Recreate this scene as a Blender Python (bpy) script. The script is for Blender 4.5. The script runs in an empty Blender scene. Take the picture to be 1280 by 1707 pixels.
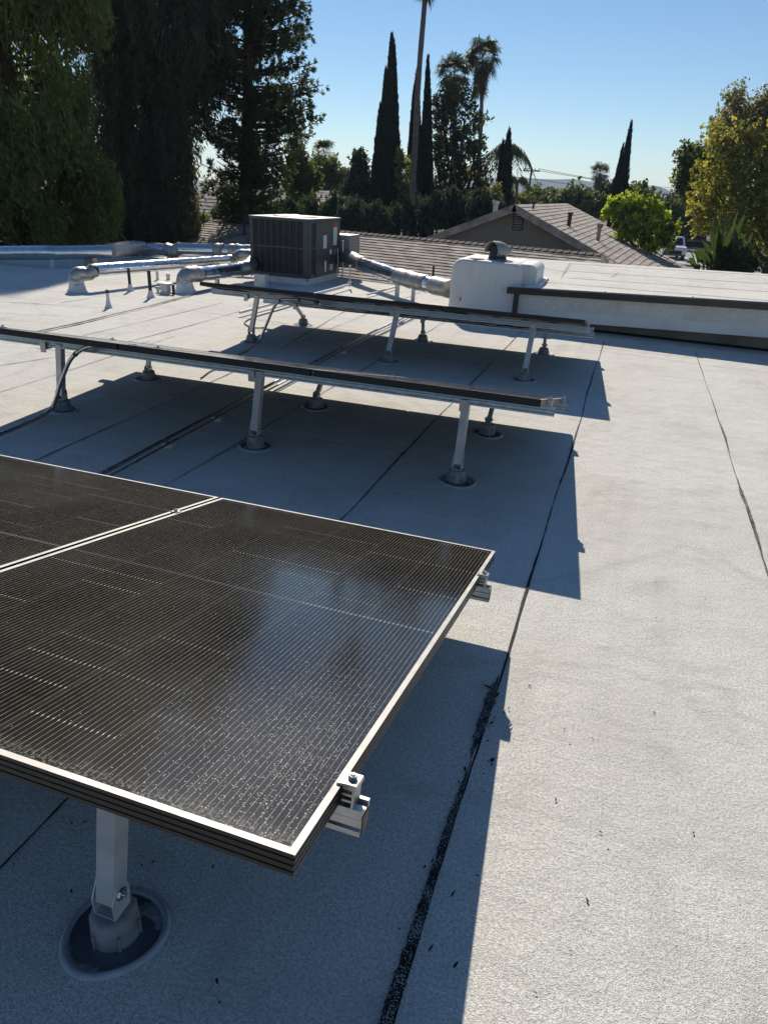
import bpy, math, random
import numpy as np
from mathutils import Vector, Matrix
PI=math.pi
rng=np.random.default_rng(7); random.seed(7)
S=bpy.context.scene; COL=S.collection

# ------------------------------------------------------------------ camera
YAW,PITCH,ROLL,FPX,EYE=-0.307549,0.429740,0.054031,1169.62,1.4243
def cam_axes():
    f=np.array([math.sin(YAW)*math.cos(PITCH),math.cos(YAW)*math.cos(PITCH),-math.sin(PITCH)])
    r0=np.array([math.cos(YAW),-math.sin(YAW),0.]); u0=np.cross(r0,f)
    return f, r0*math.cos(ROLL)+u0*math.sin(ROLL), -r0*math.sin(ROLL)+u0*math.cos(ROLL)
CF,CR,CU=cam_axes()
cd=bpy.data.cameras.new("camera"); cam=bpy.data.objects.new("camera",cd); COL.objects.link(cam)
cam.matrix_world=Matrix(((CR[0],CU[0],-CF[0],0),(CR[1],CU[1],-CF[1],0),(CR[2],CU[2],-CF[2],EYE),(0,0,0,1)))
cd.sensor_fit='VERTICAL'; cd.sensor_height=36; cd.lens=FPX/1707*36; cd.clip_start=.02; cd.clip_end=20000
S.camera=cam
def ray(x,y): return CF+CR*(x-640)/FPX-CU*(y-853.5)/FPX
def PZ(x,y,z=0.):
    d=ray(x,y); return d*((z-EYE)/d[2])+np.array([0,0,EYE])
def PY(x,y,Y):
    d=ray(x,y); return d*(Y/d[1])+np.array([0,0,EYE])
def MPP(x,y,Y):   # metres per photo pixel at that spot
    return Y/ray(x,y)[1]/FPX

# ------------------------------------------------------------------ light
SUNDIR=Vector((-.5483,1.1523,1)).normalized()
w=bpy.data.worlds.new("World"); S.world=w; w.use_nodes=True
nt=w.node_tree; bg=nt.nodes['Background']
sky=nt.nodes.new('ShaderNodeTexSky'); sky.sky_type='NISHITA'; sky.sun_disc=False
sky.sun_elevation=math.asin(SUNDIR.z); sky.sun_rotation=math.atan2(SUNDIR.x,SUNDIR.y)
sky.altitude=200; sky.air_density=1.0; sky.dust_density=0.0; sky.ozone_density=3.5
hs_=nt.nodes.new('ShaderNodeHueSaturation'); hs_.inputs['Saturation'].default_value=1.08; nt.links.new(sky.outputs[0],hs_.inputs['Color']); nt.links.new(hs_.outputs[0],bg.inputs[0]); bg.inputs[1].default_value=0.082
sd=bpy.data.lights.new("sun",'SUN'); so=bpy.data.objects.new("sun",sd); COL.objects.link(so)
sd.energy=5.0; sd.angle=math.radians(.5); sd.color=(1,.90,.76)
so.rotation_euler=SUNDIR.to_track_quat('Z','Y').to_euler()
S.view_settings.view_transform='Standard'; S.view_settings.look='None'; S.view_settings.exposure=0.19; S.view_settings.gamma=1
S.render.engine='CYCLES'
try:
    S.cycles.max_bounces=6; S.cycles.transparent_max_bounces=8; S.cycles.volume_bounces=0
except: pass

# ------------------------------------------------------------------ materials
class NT:
    def __init__(s,name):
        s.m=bpy.data.materials.new(name); s.m.use_nodes=True; s.t=s.m.node_tree; s.b=s.t.nodes['Principled BSDF']; s.out=s.t.nodes['Material Output']
    def n(s,ty,**k):
        nd=s.t.nodes.new(ty)
        for a,b in k.items(): setattr(nd,a,b)
        return nd
    def lk(s,a,b): s.t.links.new(a,b)
    def put(s,sock,v):
        if isinstance(v,(int,float)): sock.default_value=v
        elif isinstance(v,(tuple,list)): sock.default_value=tuple(v)+((1,) if len(v)==3 and len(sock.default_value)==4 else ())
        else: s.lk(v,sock)
    def math(s,op,a,b=0.,c=0.):
        nd=s.n('ShaderNodeMath',operation=op); s.put(nd.inputs[0],a); s.put(nd.inputs[1],b)
        if op in('MULTIPLY_ADD','SMOOTH_MIN','COMPARE'): s.put(nd.inputs[2],c)
        return nd.outputs[0]
    def mix(s,f,a,b):
        nd=s.n('ShaderNodeMix',data_type='RGBA'); s.put(nd.inputs[0],f); s.put(nd.inputs[6],a); s.put(nd.inputs[7],b); return nd.outputs[2]
    def coord(s,kind='Object'): return s.n('ShaderNodeTexCoord').outputs[kind]
    def noise(s,scale,detail=3,vec=None,rough=.5,dist=0.):
        nd=s.n('ShaderNodeTexNoise'); nd.inputs['Scale'].default_value=scale; nd.inputs['Detail'].default_value=detail; nd.inputs['Roughness'].default_value=rough; nd.inputs['Distortion'].default_value=dist
        s.lk(vec if vec is not None else s.coord(),nd.inputs['Vector']); return nd.outputs[0]
    def ramp(s,f,*st):
        nd=s.n('ShaderNodeValToRGB'); s.put(nd.inputs[0],f); e=nd.color_ramp.elements
        while len(e)<len(st): e.new(.5)
        for i,(p,c) in enumerate(st):
            e[i].position=p; e[i].color=(c,c,c,1) if isinstance(c,(int,float)) else tuple(c)+(1,)
        return nd.outputs[0]
    def maprange(s,v,a,b,c=0.,d=1.):
        nd=s.n('ShaderNodeMapRange'); s.put(nd.inputs[0],v); nd.inputs[1].default_value=a; nd.inputs[2].default_value=b; nd.inputs[3].default_value=c; nd.inputs[4].default_value=d; return nd.outputs[0]
    def bump(s,h,strength=.5,dist=.01):
        nd=s.n('ShaderNodeBump'); nd.inputs['Strength'].default_value=strength; nd.inputs['Distance'].default_value=dist
        s.put(nd.inputs['Height'],h); s.lk(nd.outputs[0],s.b.inputs['Normal'])
    def P(s,**k):
        for a,v in k.items():
            nm={'base':'Base Color','rough':'Roughness','metal':'Metallic','spec':'Specular IOR Level','coat':'Coat Weight','sub':'Subsurface Weight'}[a]
            s.put(s.b.inputs[nm],v)
        return s.m
    def sep(s,v):
        nd=s.n('ShaderNodeSeparateXYZ'); s.lk(v,nd.inputs[0]); return nd.outputs
M={}
def simple(name,col,rough=.6,metal=0.,var=.25,scale=6,bumps=0.,bscale=60,spec=.5):
    t=NT(name); n=t.noise(scale,5); lo=[c*(1-var) for c in col]; hi=[min(1,c*(1+var)) for c in col]
    t.P(base=t.mix(t.maprange(n,.3,.7),lo,hi),rough=t.maprange(t.noise(scale*2.3,3),.3,.7,max(0,rough-.08),min(1,rough+.08)),metal=metal,spec=spec)
    if bumps: t.bump(t.noise(bscale,3),bumps,.005)
    M[name]=t.m; return t.m
simple('galv',(.50,.51,.52),.5,.4,.12,14); simple('alu',(.42,.42,.42),.33,.9,.08,20)
simple('bolt',(.6,.6,.6),.22,1.,.1,40); simple('black_gutter',(.016,.014,.013),.42,0,.3,5)
simple('stucco_white',(.60,.60,.59),.8,0,.11,2.6,.45,70); simple('stucco_tan',(.30,.25,.20),.9,0,.12,2,.3,60)
simple('recess_grey',(.17,.155,.13),.9,0,.25,3); simple('bitumen',(.006,.006,.007),.75,0,.4,30,.6,220,.3)
simple('coating_white',(.62,.62,.62),.6,0,.12,9,.3,40); simple('sealant',(.34,.365,.41),.42,0,.15,25,.25,30)
simple('puck',(.20,.205,.215),.55,0,.35,22,.5,45); simple('black_pipe',(.015,.014,.013),.5,0,.3,10)
simple('cabinet',(.052,.056,.055),.45,.0,.12,5); simple('coil',(.007,.007,.007),.6,0,.4,30)
simple('cabinet_top_lit',(.17,.175,.175),.5,.2,.12,6); simple('sheet',(.26,.265,.265),.5,.3,.12,4,.05,10)  # lid colour paler than the cabinet, sun reflection painted in
simple('label_white',(.75,.74,.72),.6,0,.04); simple('label_red',(.55,.05,.06),.6,0,.1)
simple('bark',(.085,.06,.042),.95,0,.35,7,.8,14); simple('palm_bark',(.15,.12,.10),.95,0,.3,5,.6,12)
simple('conduit_steel',(.46,.47,.49),.32,1.,.12,20); simple('cable_black',(.01,.01,.011),.45,0,.2,20)
simple('wood_fascia',(.13,.105,.085),.85,0,.25,5,.4,40); simple('hill',(.04,.048,.055),1.,0,.35,.004)
simple('lawn',(.06,.09,.025),1.,0,.4,.6,.4,20); simple('road_asphalt',(.27,.26,.245),.95,0,.1,.4,.2,40)
simple('driveway',(.44,.42,.38),.95,0,.08,.5); simple('car_paint_white',(.72,.72,.72),.25,0,.03,2)
simple('car_paint_dark',(.03,.033,.038),.25,0,.1,2); simple('tyre',(.015,.015,.015),.85); simple('grey_paint',(.14,.14,.145),.8,0,.12,1.5)
simple('pole_wood',(.09,.07,.055),.9,0,.3,3); simple('pole_grey',(.12,.12,.12),.5,.3,.1,3); simple('wire',(.02,.02,.02),.6)
simple('headlight',(.7,.7,.72),.1,0,.02); simple('dead_leaf',(.035,.02,.012),.8,0,.4,60)
simple('panel_underside',(.012,.012,.013),.6,0,.2,3); simple('car_glass',(.012,.015,.018),.08)
simple('terrain_ground',(.10,.095,.06),1.,0,.4,.06,.3,3)
# roof membrane: cap sheet with light granules
def roof_mat(name,tone=1.,courses=False):
    t=NT(name); c=t.coord()
    g=t.noise(330,2,c,.6); g2=t.noise(120,3,c,.7); big=t.noise(.9,6,c,.6); mid=t.noise(7,5,c,.65); st=t.noise(2.6,4,c,.7,.6)
    v=t.math('ADD',t.math('MULTIPLY',g,.55),t.math('MULTIPLY',g2,.45))
    base=t.mix(t.maprange(v,.38,.62),[.36*tone,.355*tone,.335*tone],[.90*tone,.885*tone,.835*tone])
    base=t.mix(t.math('MULTIPLY',t.maprange(big,.42,.75),.45),base,[.46*tone,.44*tone,.39*tone])
    base=t.mix(t.math('MULTIPLY',t.maprange(st,.52,.74),.42),base,[.36*tone,.36*tone,.335*tone])
    base=t.mix(t.math('MULTIPLY',t.maprange(mid,.6,.8),.25),base,[.30*tone,.30*tone,.29*tone])
    # long streaks across the rolls where water has lain
    mp=t.n('ShaderNodeMapping'); t.lk(c,mp.inputs[0]); mp.inputs['Scale'].default_value=(.5,5.,1)
    s2=t.noise(1.5,6,mp.outputs[0],.7); base=t.mix(t.math('MULTIPLY',t.maprange(s2,.52,.75),.32),base,[.34*tone,.34*tone,.315*tone])
    mp3=t.n('ShaderNodeMapping'); t.lk(c,mp3.inputs[0]); mp3.inputs['Scale'].default_value=(7.,.35,1); s3=t.noise(1.2,4,mp3.outputs[0],.6); base=t.mix(t.math('MULTIPLY',t.maprange(s3,.5,.72),.13),base,[.33*tone,.32*tone,.29*tone])
    pd=t.noise(.55,3,c,.5,1.2); rim=t.math('SUBTRACT',1.,t.maprange(t.math('ABSOLUTE',t.math('SUBTRACT',pd,.56)),.0,.018)); base=t.mix(t.math('MULTIPLY',rim,.16),base,[.28*tone,.25*tone,.19*tone])
    # sparse dark specks
    vo=t.n('ShaderNodeTexVoronoi'); vo.inputs['Scale'].default_value=16; t.lk(c,vo.inputs['Vector'])
    sp=t.math('LESS_THAN',vo.outputs['Distance'],.055); rr=t.sep(vo.outputs['Color']); 
    sp=t.math('MULTIPLY',sp,t.math('LESS_THAN',rr[0],.10))
    base=t.mix(t.math('MULTIPLY',sp,.85),base,[.03,.027,.022])
    t.P(base=base,rough=.92,spec=.25); t.bump(t.math('ADD',t.math('ADD',v,t.math('MULTIPLY',mid,2.)),t.math('MULTIPLY',big,4.)),1.,.0055)
    M[name]=t.m
roof_mat('roof_membrane',1.0); roof_mat('roof_membrane_upper',1.04)
# worn seam: bitumen with granules showing through
t=NT('seam_bleed'); n=t.noise(260,2,None,.6); n2=t.noise(22,3)
sel=t.math('GREATER_THAN',t.math('ADD',n,t.math('MULTIPLY',n2,.35)),.735)
t.P(base=t.mix(sel,[.006,.006,.006],[.36,.355,.34]),rough=.8,spec=.3); t.bump(n,.8,.003); M['seam_bleed']=t.m
# shingles
def shingle_mat(name,exp,tone,axis_dir,col=(.262,.235,.212)):
    t=NT(name); uv=t.n('ShaderNodeUVMap'); uv.uv_map='UVMap'
    o=t.sep(uv.outputs[0]); u,v=o[0],o[1]
    row=t.math('FLOOR',t.math('DIVIDE',v,exp)); fr=t.math('FRACT',t.math('DIVIDE',v,exp))
    uo=t.math('ADD',t.math('DIVIDE',u,.30),t.math('MULTIPLY',t.math('FRACT',t.math('MULTIPLY',row,.381)),1.))
    cell=t.math('FLOOR',uo); cb=t.n('ShaderNodeCombineXYZ'); t.lk(cell,cb.inputs[0]); t.lk(row,cb.inputs[1])
    wn=t.n('ShaderNodeTexWhiteNoise',noise_dimensions='2D'); t.lk(cb.outputs[0],wn.inputs['Vector'])
    c=[x*tone for x in col]
    base=t.mix(t.maprange(wn.outputs['Value'],0,1),[x*.55 for x in c],[min(1,x*1.32) for x in c])
    base=t.mix(t.math('MULTIPLY',t.maprange(t.noise(.5,4),.4,.7),.3),base,[x*.7 for x in c])
    t.P(base=base,rough=.95,spec=.2)
    h=t.math('ADD',t.math('SUBTRACT',1.,fr),t.math('MULTIPLY',wn.outputs['Value'],.35)); t.bump(h,1.,.03); M[name]=t.m
shingle_mat('shingle',.2,1.3,0)
# leaves
def leaf_mat(name,a,b,trans=.35,rough=.6):
    t=NT(name); g=t.n('ShaderNodeNewGeometry'); r=g.outputs['Random Per Island']
    cl=t.noise(.35,3); col=t.mix(t.maprange(t.math('ADD',t.math('MULTIPLY',r,.7),t.math('MULTIPLY',cl,.6)),.25,1.0),a,b)
    t.P(base=col,rough=rough,spec=.3)
    tr=t.n('ShaderNodeBsdfTranslucent'); tc=t.mix(.5,col,[min(1,b[0]*2.2),min(1,b[1]*2.2),b[2]*.9]); t.lk(tc,tr.inputs[0])
    mx=t.n('ShaderNodeMixShader'); mx.inputs[0].default_value=trans; t.lk(t.b.outputs[0],mx.inputs[1]); t.lk(tr.outputs[0],mx.inputs[2]); t.lk(mx.outputs[0],t.out.inputs[0]); M[name]=t.m
leaf_mat('leaf_weeping',(.065,.085,.032),(.21,.235,.075),.45); leaf_mat('leaf_dark_weeping',(.055,.058,.038),(.115,.115,.075),.32)
leaf_mat('leaf_evergreen',(.024,.036,.018),(.07,.09,.042),.3); leaf_mat('leaf_cypress',(.010,.017,.010),(.030,.042,.022),.06,.8)
leaf_mat('leaf_broad',(.035,.055,.02),(.11,.14,.045),.4); leaf_mat('leaf_bright',(.18,.27,.03),(.36,.46,.06),.55)
leaf_mat('leaf_autumn',(.13,.10,.035),(.46,.41,.12),.5); leaf_mat('leaf_autumn_green',(.06,.08,.025),(.26,.27,.07),.45)
leaf_mat('leaf_palm',(.018,.032,.012),(.06,.085,.03),.25,.6); leaf_mat('leaf_banana',(.018,.04,.014),(.055,.095,.032),.3,.35)
leaf_mat('leaf_skirt',(.07,.055,.035),(.14,.11,.07),.2,.8); leaf_mat('leaf_juniper',(.022,.040,.028),(.075,.105,.07),.2); leaf_mat('leaf_yellowgreen',(.06,.08,.02),(.15,.17,.045),.45)
leaf_mat('leaf_pale',(.10,.09,.06),(.25,.22,.16),.35)
# foil jacket of the ducts
t=NT('foil'); mp=t.n('ShaderNodeMapping'); t.lk(t.coord(),mp.inputs[0]); n=t.noise(9,4,mp.outputs[0]); n2=t.noise(60,2)
t.P(base=(.62,.64,.67),metal=1.,rough=t.maprange(n,.3,.7,.12,.28)); t.bump(t.math('ADD',n,t.math('MULTIPLY',n2,.3)),.4,.012); M['foil']=t.m
simple('duct_wrap',(.36,.35,.33),.42,.75,.25,12,.8,26)
# black anodised frame
t=NT('frame_black'); n=t.noise(30,4); t.P(base=t.mix(n,[.016,.013,.009],[.027,.022,.016]),metal=.0,spec=.38,rough=t.maprange(n,.3,.7,.34,.44)); M['frame_black']=t.m
simple('frame_lip',(.46,.45,.42),.5,.1,.14,18)
# module glass
t=NT('module_glass'); uv=t.n('ShaderNodeUVMap'); uv.uv_map='UVMap'; o=t.sep(uv.outputs[0]); u,v=o[0],o[1]
CW=.1832; NB=16; MU=.0175; PITCHW=CW/NB
uu=t.math('SUBTRACT',u,MU); cu=t.math('DIVIDE',uu,CW); fu=t.math('FRACT',cu)
wv=t.math('FRACT',t.math('MULTIPLY',cu,float(NB))); dw=t.math('ABSOLUTE',t.math('SUBTRACT',wv,.5))   # 0 on a wire
wire=t.math('LESS_THAN',dw,.040)
gapu=t.math('LESS_THAN',t.math('ABSOLUTE',t.math('SUBTRACT',t.math('FRACT',t.math('ADD',cu,.5)),.5)),.008)
RH=.0925; vv=t.math('SUBTRACT',v,.0285); cv=t.math('DIVIDE',vv,RH); dv=t.math('ABSOLUTE',t.math('SUBTRACT',t.math('FRACT',t.math('ADD',cv,.5)),.5))
gapv=t.math('LESS_THAN',dv,.014); dotv=t.math('LESS_THAN',dv,.055)
cb=t.n('ShaderNodeCombineXYZ'); t.lk(t.math('FLOOR',cu),cb.inputs[0]); t.lk(t.math('FLOOR',t.math('ADD',cv,.5)),cb.inputs[1])
wn=t.n('ShaderNodeTexWhiteNoise',noise_dimensions='2D'); t.lk(cb.outputs[0],wn.inputs['Vector']); cr=wn.outputs['Value']
inside=t.math('MULTIPLY',t.math('MULTIPLY',t.math('GREATER_THAN',u,MU),t.math('LESS_THAN',u,1.134-MU)),t.math('MULTIPLY',t.math('GREATER_THAN',v,.022),t.math('LESS_THAN',v,1.70)))
wn2=t.noise(55,2,uv.outputs[0])
dust=t.noise(3.2,5,uv.outputs[0]); 
base=t.mix(t.maprange(dust,.3,.75),[.009,.008,.0065],[.014,.0122,.010])
base=t.mix(t.math('MULTIPLY',gapu,.6),base,[.035,.032,.028]); wide=t.maprange(t.math('ABSOLUTE',t.math('SUBTRACT',t.math('FRACT',t.math('ADD',cu,.5)),.5)),.0,.05,.45,0.); base=t.mix(wide,base,[.034,.030,.026])
base=t.mix(t.math('MULTIPLY',gapv,.5),base,[.008,.008,.008])
mid=t.math('LESS_THAN',t.math('ABSOLUTE',t.math('SUBTRACT',v,.861)),.006)
base=t.mix(t.math('MULTIPLY',mid,.9),base,[.05,.05,.05])
wcol=t.mix(t.maprange(wn2,.3,.7),[.17,.16,.145],[.40,.385,.35])
wcol=t.mix(t.math('MULTIPLY',dotv,t.math('GREATER_THAN',cr,.7)),wcol,[.62,.60,.56])  # glints at wire bends, painted as brighter wire by some row gaps
wglint=t.math('MULTIPLY',t.math('LESS_THAN',dw,.10),t.math('MULTIPLY',t.math('LESS_THAN',dv,.016),t.math('GREATER_THAN',cr,.80)))  # wider bright dots: the same wire glints put into the colour
wm=t.math('MULTIPLY',t.math('MAXIMUM',t.math('MULTIPLY',wire,.9),wglint),inside)
base=t.mix(wm,base,wcol)
base=t.mix(t.math('SUBTRACT',1.,inside),base,[.012,.012,.012])
# bird and dust splashes: dense near the high right corner
du=t.math('SUBTRACT',u,1.05); dv2=t.math('SUBTRACT',v,1.52)
rad=t.math('SQRT',t.math('ADD',t.math('MULTIPLY',du,du),t.math('MULTIPLY',dv2,t.math('MULTIPLY',dv2,.35))))
dens=t.math('POWER',t.maprange(rad,.0,.36,1.,0.),2.0)
vo=t.n('ShaderNodeTexVoronoi'); vo.inputs['Scale'].default_value=330; t.lk(uv.outputs[0],vo.inputs['Vector']); q=t.sep(vo.outputs['Color'])
sp=t.math('MULTIPLY',t.math('LESS_THAN',vo.outputs['Distance'],t.math('ADD',.10,t.math('MULTIPLY',q[1],.28))),t.math('LESS_THAN',q[0],t.math('ADD',.006,t.math('MULTIPLY',dens,.62))))
vo2=t.n('ShaderNodeTexVoronoi'); vo2.inputs['Scale'].default_value=22; t.lk(uv.outputs[0],vo2.inputs['Vector']); q2=t.sep(vo2.outputs['Color'])
sp2=t.math('MULTIPLY',t.math('LESS_THAN',t.math('ADD',vo2.outputs['Distance'],t.math('MULTIPLY',wn2,.08)),t.math('ADD',.07,t.math('MULTIPLY',q2[1],.06))),t.math('LESS_THAN',q2[0],t.math('ADD',.010,t.math('MULTIPLY',dens,.05))))
spk=t.math('MAXIMUM',t.math('MULTIPLY',sp,.75),sp2)
edge=t.math('MULTIPLY',t.maprange(v,1.67,1.705,0.,.22),t.maprange(t.noise(150,3,uv.outputs[0]),.45,.65))
base=t.mix(t.math('MAXIMUM',t.math('MULTIPLY',spk,.62),edge),base,[.62,.60,.56])
rough=t.math('ADD',t.maprange(dust,.3,.7,.11,.16),t.math('MULTIPLY',spk,.5))
film=t.math('MULTIPLY',dens,.05); base=t.mix(t.math('ADD',film,t.math('MULTIPLY',t.maprange(t.noise(1.6,4,uv.outputs[0]),.4,.7),.012)),base,[.6,.58,.54])
t.P(base=base,rough=rough,spec=.46); M['module_glass']=t.m

# ------------------------------------------------------------------ mesh helpers
def link_mesh(name,V,F,mat,parent=None,origin=(0,0,0),smooth=False,uv=None,mats=None,fm=None,sm=None):
    me=bpy.data.meshes.new(name); o0=np.array(origin,float)
    V=np.asarray(V,float).reshape(-1,3)-o0
    if isinstance(F,np.ndarray):
        nf,k=F.shape; me.vertices.add(len(V)); me.vertices.foreach_set('co',V.astype(np.float32).ravel())
        me.loops.add(nf*k); me.loops.foreach_set('vertex_index',F.astype(np.int32).ravel())
        me.polygons.add(nf); me.polygons.foreach_set('loop_start',np.arange(0,nf*k,k,dtype=np.int32)); me.polygons.foreach_set('loop_total',np.full(nf,k,np.int32)); me.update(calc_edges=True)
    else: me.from_pydata([tuple(v) for v in V],[],F); me.update()
    if smooth: me.polygons.foreach_set('use_smooth',[True]*len(me.polygons))
    elif sm is not None: me.polygons.foreach_set('use_smooth',sm)
    if mats:
        for m in mats: me.materials.append(M[m])
        me.polygons.foreach_set('material_index',fm)
    else: me.materials.append(M[mat] if isinstance(mat,str) else mat)
    if uv is not None:
        l=me.uv_layers.new(name='UVMap'); l.data.foreach_set('uv',np.asarray(uv,np.float32).ravel())
    ob=bpy.data.objects.new(name,me); COL.objects.link(ob)
    if parent is not None and hasattr(parent,'location'):
        ob.parent=parent
    else: ob.location=Vector(origin)
    return ob
class MB:
    def __init__(s): s.V=[]; s.F=[]; s.M=[]; s.S=[]; s.uv={}
    def add(s,vs,fs,mi=0,sm=False):
        b=len(s.V); s.V.extend([tuple(map(float,v)) for v in vs]); s.F.extend([tuple(b+i for i in f) for f in fs]); s.M.extend([mi]*len(fs)); s.S.extend([sm]*len(fs)); return s
    def obox(s,o,ex,ey,ez,mi=0):
        o,ex,ey,ez=map(lambda a:np.array(a,float),(o,ex,ey,ez))
        v=[o,o+ex,o+ex+ey,o+ey,o+ez,o+ex+ez,o+ex+ey+ez,o+ey+ez]
        return s.add(v,[(0,3,2,1),(4,5,6,7),(0,1,5,4),(1,2,6,5),(2,3,7,6),(3,0,4,7)],mi)
    def box(s,a,b,mi=0): 
        a=np.minimum(a,b).astype(float) if False else np.array([min(p,q) for p,q in zip(a,b)],float); c=np.array([max(p,q) for p,q in zip(a,b)],float) if False else None
        return s
    def bx(s,x0,x1,y0,y1,z0,z1,mi=0): return s.obox((x0,y0,z0),(x1-x0,0,0),(0,y1-y0,0),(0,0,z1-z0),mi)
    def prism(s,poly,ext,mi=0,sm=False,cap=True):   # polygon of 3d points swept by a vector
        n=len(poly); p=[np.array(q,float) for q in poly]; e=np.array(ext,float); v=p+[q+e for q in p]
        f=[(i,(i+1)%n,n+(i+1)%n,n+i) for i in range(n)]; s.add(v,f,mi,sm)
        if cap: s.add(p,[tuple(range(n))[::-1]],mi); s.add([q+e for q in p],[tuple(range(n))],mi)
        return s
    def tube(s,pts,r,n=14,mi=0,cap=True,jit=0.,sm=True):
        P=[np.array(p,float) for p in pts]; N=len(P); R=r if hasattr(r,'__len__') else [r]*N
        T=[]
        for i in range(N):
            a=P[min(i+1,N-1)]-P[max(i-1,0)]; T.append(a/np.linalg.norm(a))
        ref=np.array([0,0,1.]) if abs(T[0][2])<.9 else np.array([1.,0,0]); A=np.cross(T[0],ref); A/=np.linalg.norm(A)
        vs=[]
        for i in range(N):
            A=A-T[i]*(A@T[i]); A/=np.linalg.norm(A); B=np.cross(T[i],A)
            for k in range(n):
                a=2*PI*k/n; rr=R[i]*(1+(random.uniform(-jit,jit) if jit else 0)); vs.append(P[i]+(A*math.cos(a)+B*math.sin(a))*rr)
        fs=[(i*n+k,i*n+(k+1)%n,(i+1)*n+(k+1)%n,(i+1)*n+k) for i in range(N-1) for k in range(n)]
        s.add(vs,fs,mi,sm)
        if cap: s.add(vs[:n],[tuple(range(n))[::-1]],mi); s.add(vs[-n:],[tuple(range(n))],mi)
        return s
    def lathe(s,c,prof,n=32,mi=0,ax=None,sm=True,wob=0.,cap=True):
        c=np.array(c,float); vs=[]
        ph=random.uniform(0,6)
        for (r,z) in prof:
            for k in range(n):
                a=2*PI*k/n; rr=r*(1+wob*math.sin(2*a+ph)+wob*.6*math.sin(3*a+ph*2)); vs.append(c+np.array([rr*math.cos(a),rr*math.sin(a),z]))
        fs=[(i*n+k,i*n+(k+1)%n,(i+1)*n+(k+1)%n,(i+1)*n+k) for i in range(len(prof)-1) for k in range(n)]
        s.add(vs,fs,mi,sm)
        if cap: s.add(vs[-n:],[tuple(range(n))],mi)
        return s
    def build(s,name,mat,parent=None,origin=None,mats=None):
        if origin is None: origin=parent['_o'] if parent is not None and '_o' in parent else (0,0,0)
        ob=link_mesh(name,s.V,s.F,mat,parent,origin,mats=mats,fm=s.M if mats else None,sm=s.S)
        if parent is not None: ob['_o']=list(origin)
        return ob
ALL=[]
def thing(name,label,cat,loc=(0,0,0),group=None):
    o=bpy.data.objects.new(name,None); COL.objects.link(o); o.location=Vector([float(v) for v in loc]); o['_o']=[float(v) for v in loc]
    o['label']=label; o['category']=cat
    if group: o['group']=group
    o.empty_display_size=.1
    return o
def tag(o,label,cat,group=None,kind=None):
    o['label']=label; o['category']=cat
    if group: o['group']=group
    if kind: o['kind']=kind
    return o
def struct(o): o['kind']='structure'; return o
def arc(c,a,b,a0,a1,n=10,r=1.):
    c,a,b=map(lambda q:np.array(q,float),(c,a,b)); return [c+(a*math.cos(t)+b*math.sin(t))*r for t in np.linspace(a0,a1,n)]
def smoothpath(pts,n=8):   # Catmull-Rom
    P=[np.array(p,float) for p in pts]; P=[2*P[0]-P[1]]+P+[2*P[-1]-P[-2]]; out=[]
    for i in range(1,len(P)-2):
        for k in range(n):
            t=k/n; out.append(.5*((2*P[i])+(-P[i-1]+P[i+1])*t+(2*P[i-1]-5*P[i]+4*P[i+1]-P[i+2])*t*t+(-P[i-1]+3*P[i]-3*P[i+1]+P[i+2])*t**3))
    out.append(P[-2]); return out

# ================================================================== SETTING
GZ=-2.9
gb=MB(); gb.add([(-9000,-3000,GZ),(9000,-3000,GZ),(9000,12000,GZ),(-9000,12000,GZ)],[(0,1,2,3)])
struct(gb.build('ground','terrain_ground'))
rb=MB(); a=PZ(1120,432,GZ); 
rb.add([(1.5,38,GZ+.02),(60,34,GZ+.02),(70,110,GZ+.02),(2.0,92,GZ+.02),(1.0,60,GZ+.02)],[(0,1,2,3,4)])
struct(rb.build('road','road_asphalt'))
db=MB(); db.add([(3.2,66,GZ+.03),(13,64,GZ+.03),(14,72,GZ+.03),(3.6,75,GZ+.03)],[(0,1,2,3)]); db.bx(1.5,40,63.2,63.5,GZ,GZ+.15)
struct(db.build('pavement','driveway'))
lb=MB(); lb.add([(-2,22,GZ+.01),(16,22,GZ+.01),(16,37,GZ+.01),(-2,40,GZ+.01)],[(0,1,2,3)]); struct(lb.build('lawn','lawn'))
# mountains
def mountains():
    prof=[(640,303),(700,300),(800,296),(860,293),(890,297),(930,298),(958,297),(1000,305),(1040,313),(1065,312),(1095,309),(1120,319),(1150,316),(1200,322),(1300,333),(1420,340)]
    xs=[p[0] for p in prof]; ys=[p[1] for p in prof]; px=np.linspace(560,1460,180); V=[];nr=12
    D=1500.
    for j in range(nr):
        f=j/(nr-1)
        for i,x in enumerate(px):
            y=np.interp(x,xs,ys); top=PY(x,y,D); rid=1+.10*math.sin(i*.9+j*.5)+.05*math.sin(i*2.3)
            h=top[2]-GZ; ff=f if f<=.75 else .75
            g=1-abs(f-.75)/.75 if f<=.75 else 1-(f-.75)/.5
            hh=GZ+h*max(0,g)**1.15*(1 if abs(f-.75)<.09 else (1+.12*math.sin(i*.7+j*1.3)*(1-g)))
            s=(D-400+533*f)/D
            V.append((top[0]*s,D*s,hh+ (0 if f<1 else 0)))
    n=len(px); F=np.array([(j*n+i,j*n+i+1,(j+1)*n+i+1,(j+1)*n+i) for j in range(nr-1) for i in range(n-1)])
    struct(link_mesh('hills',V,F,'hill',smooth=True))
mountains()

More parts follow.
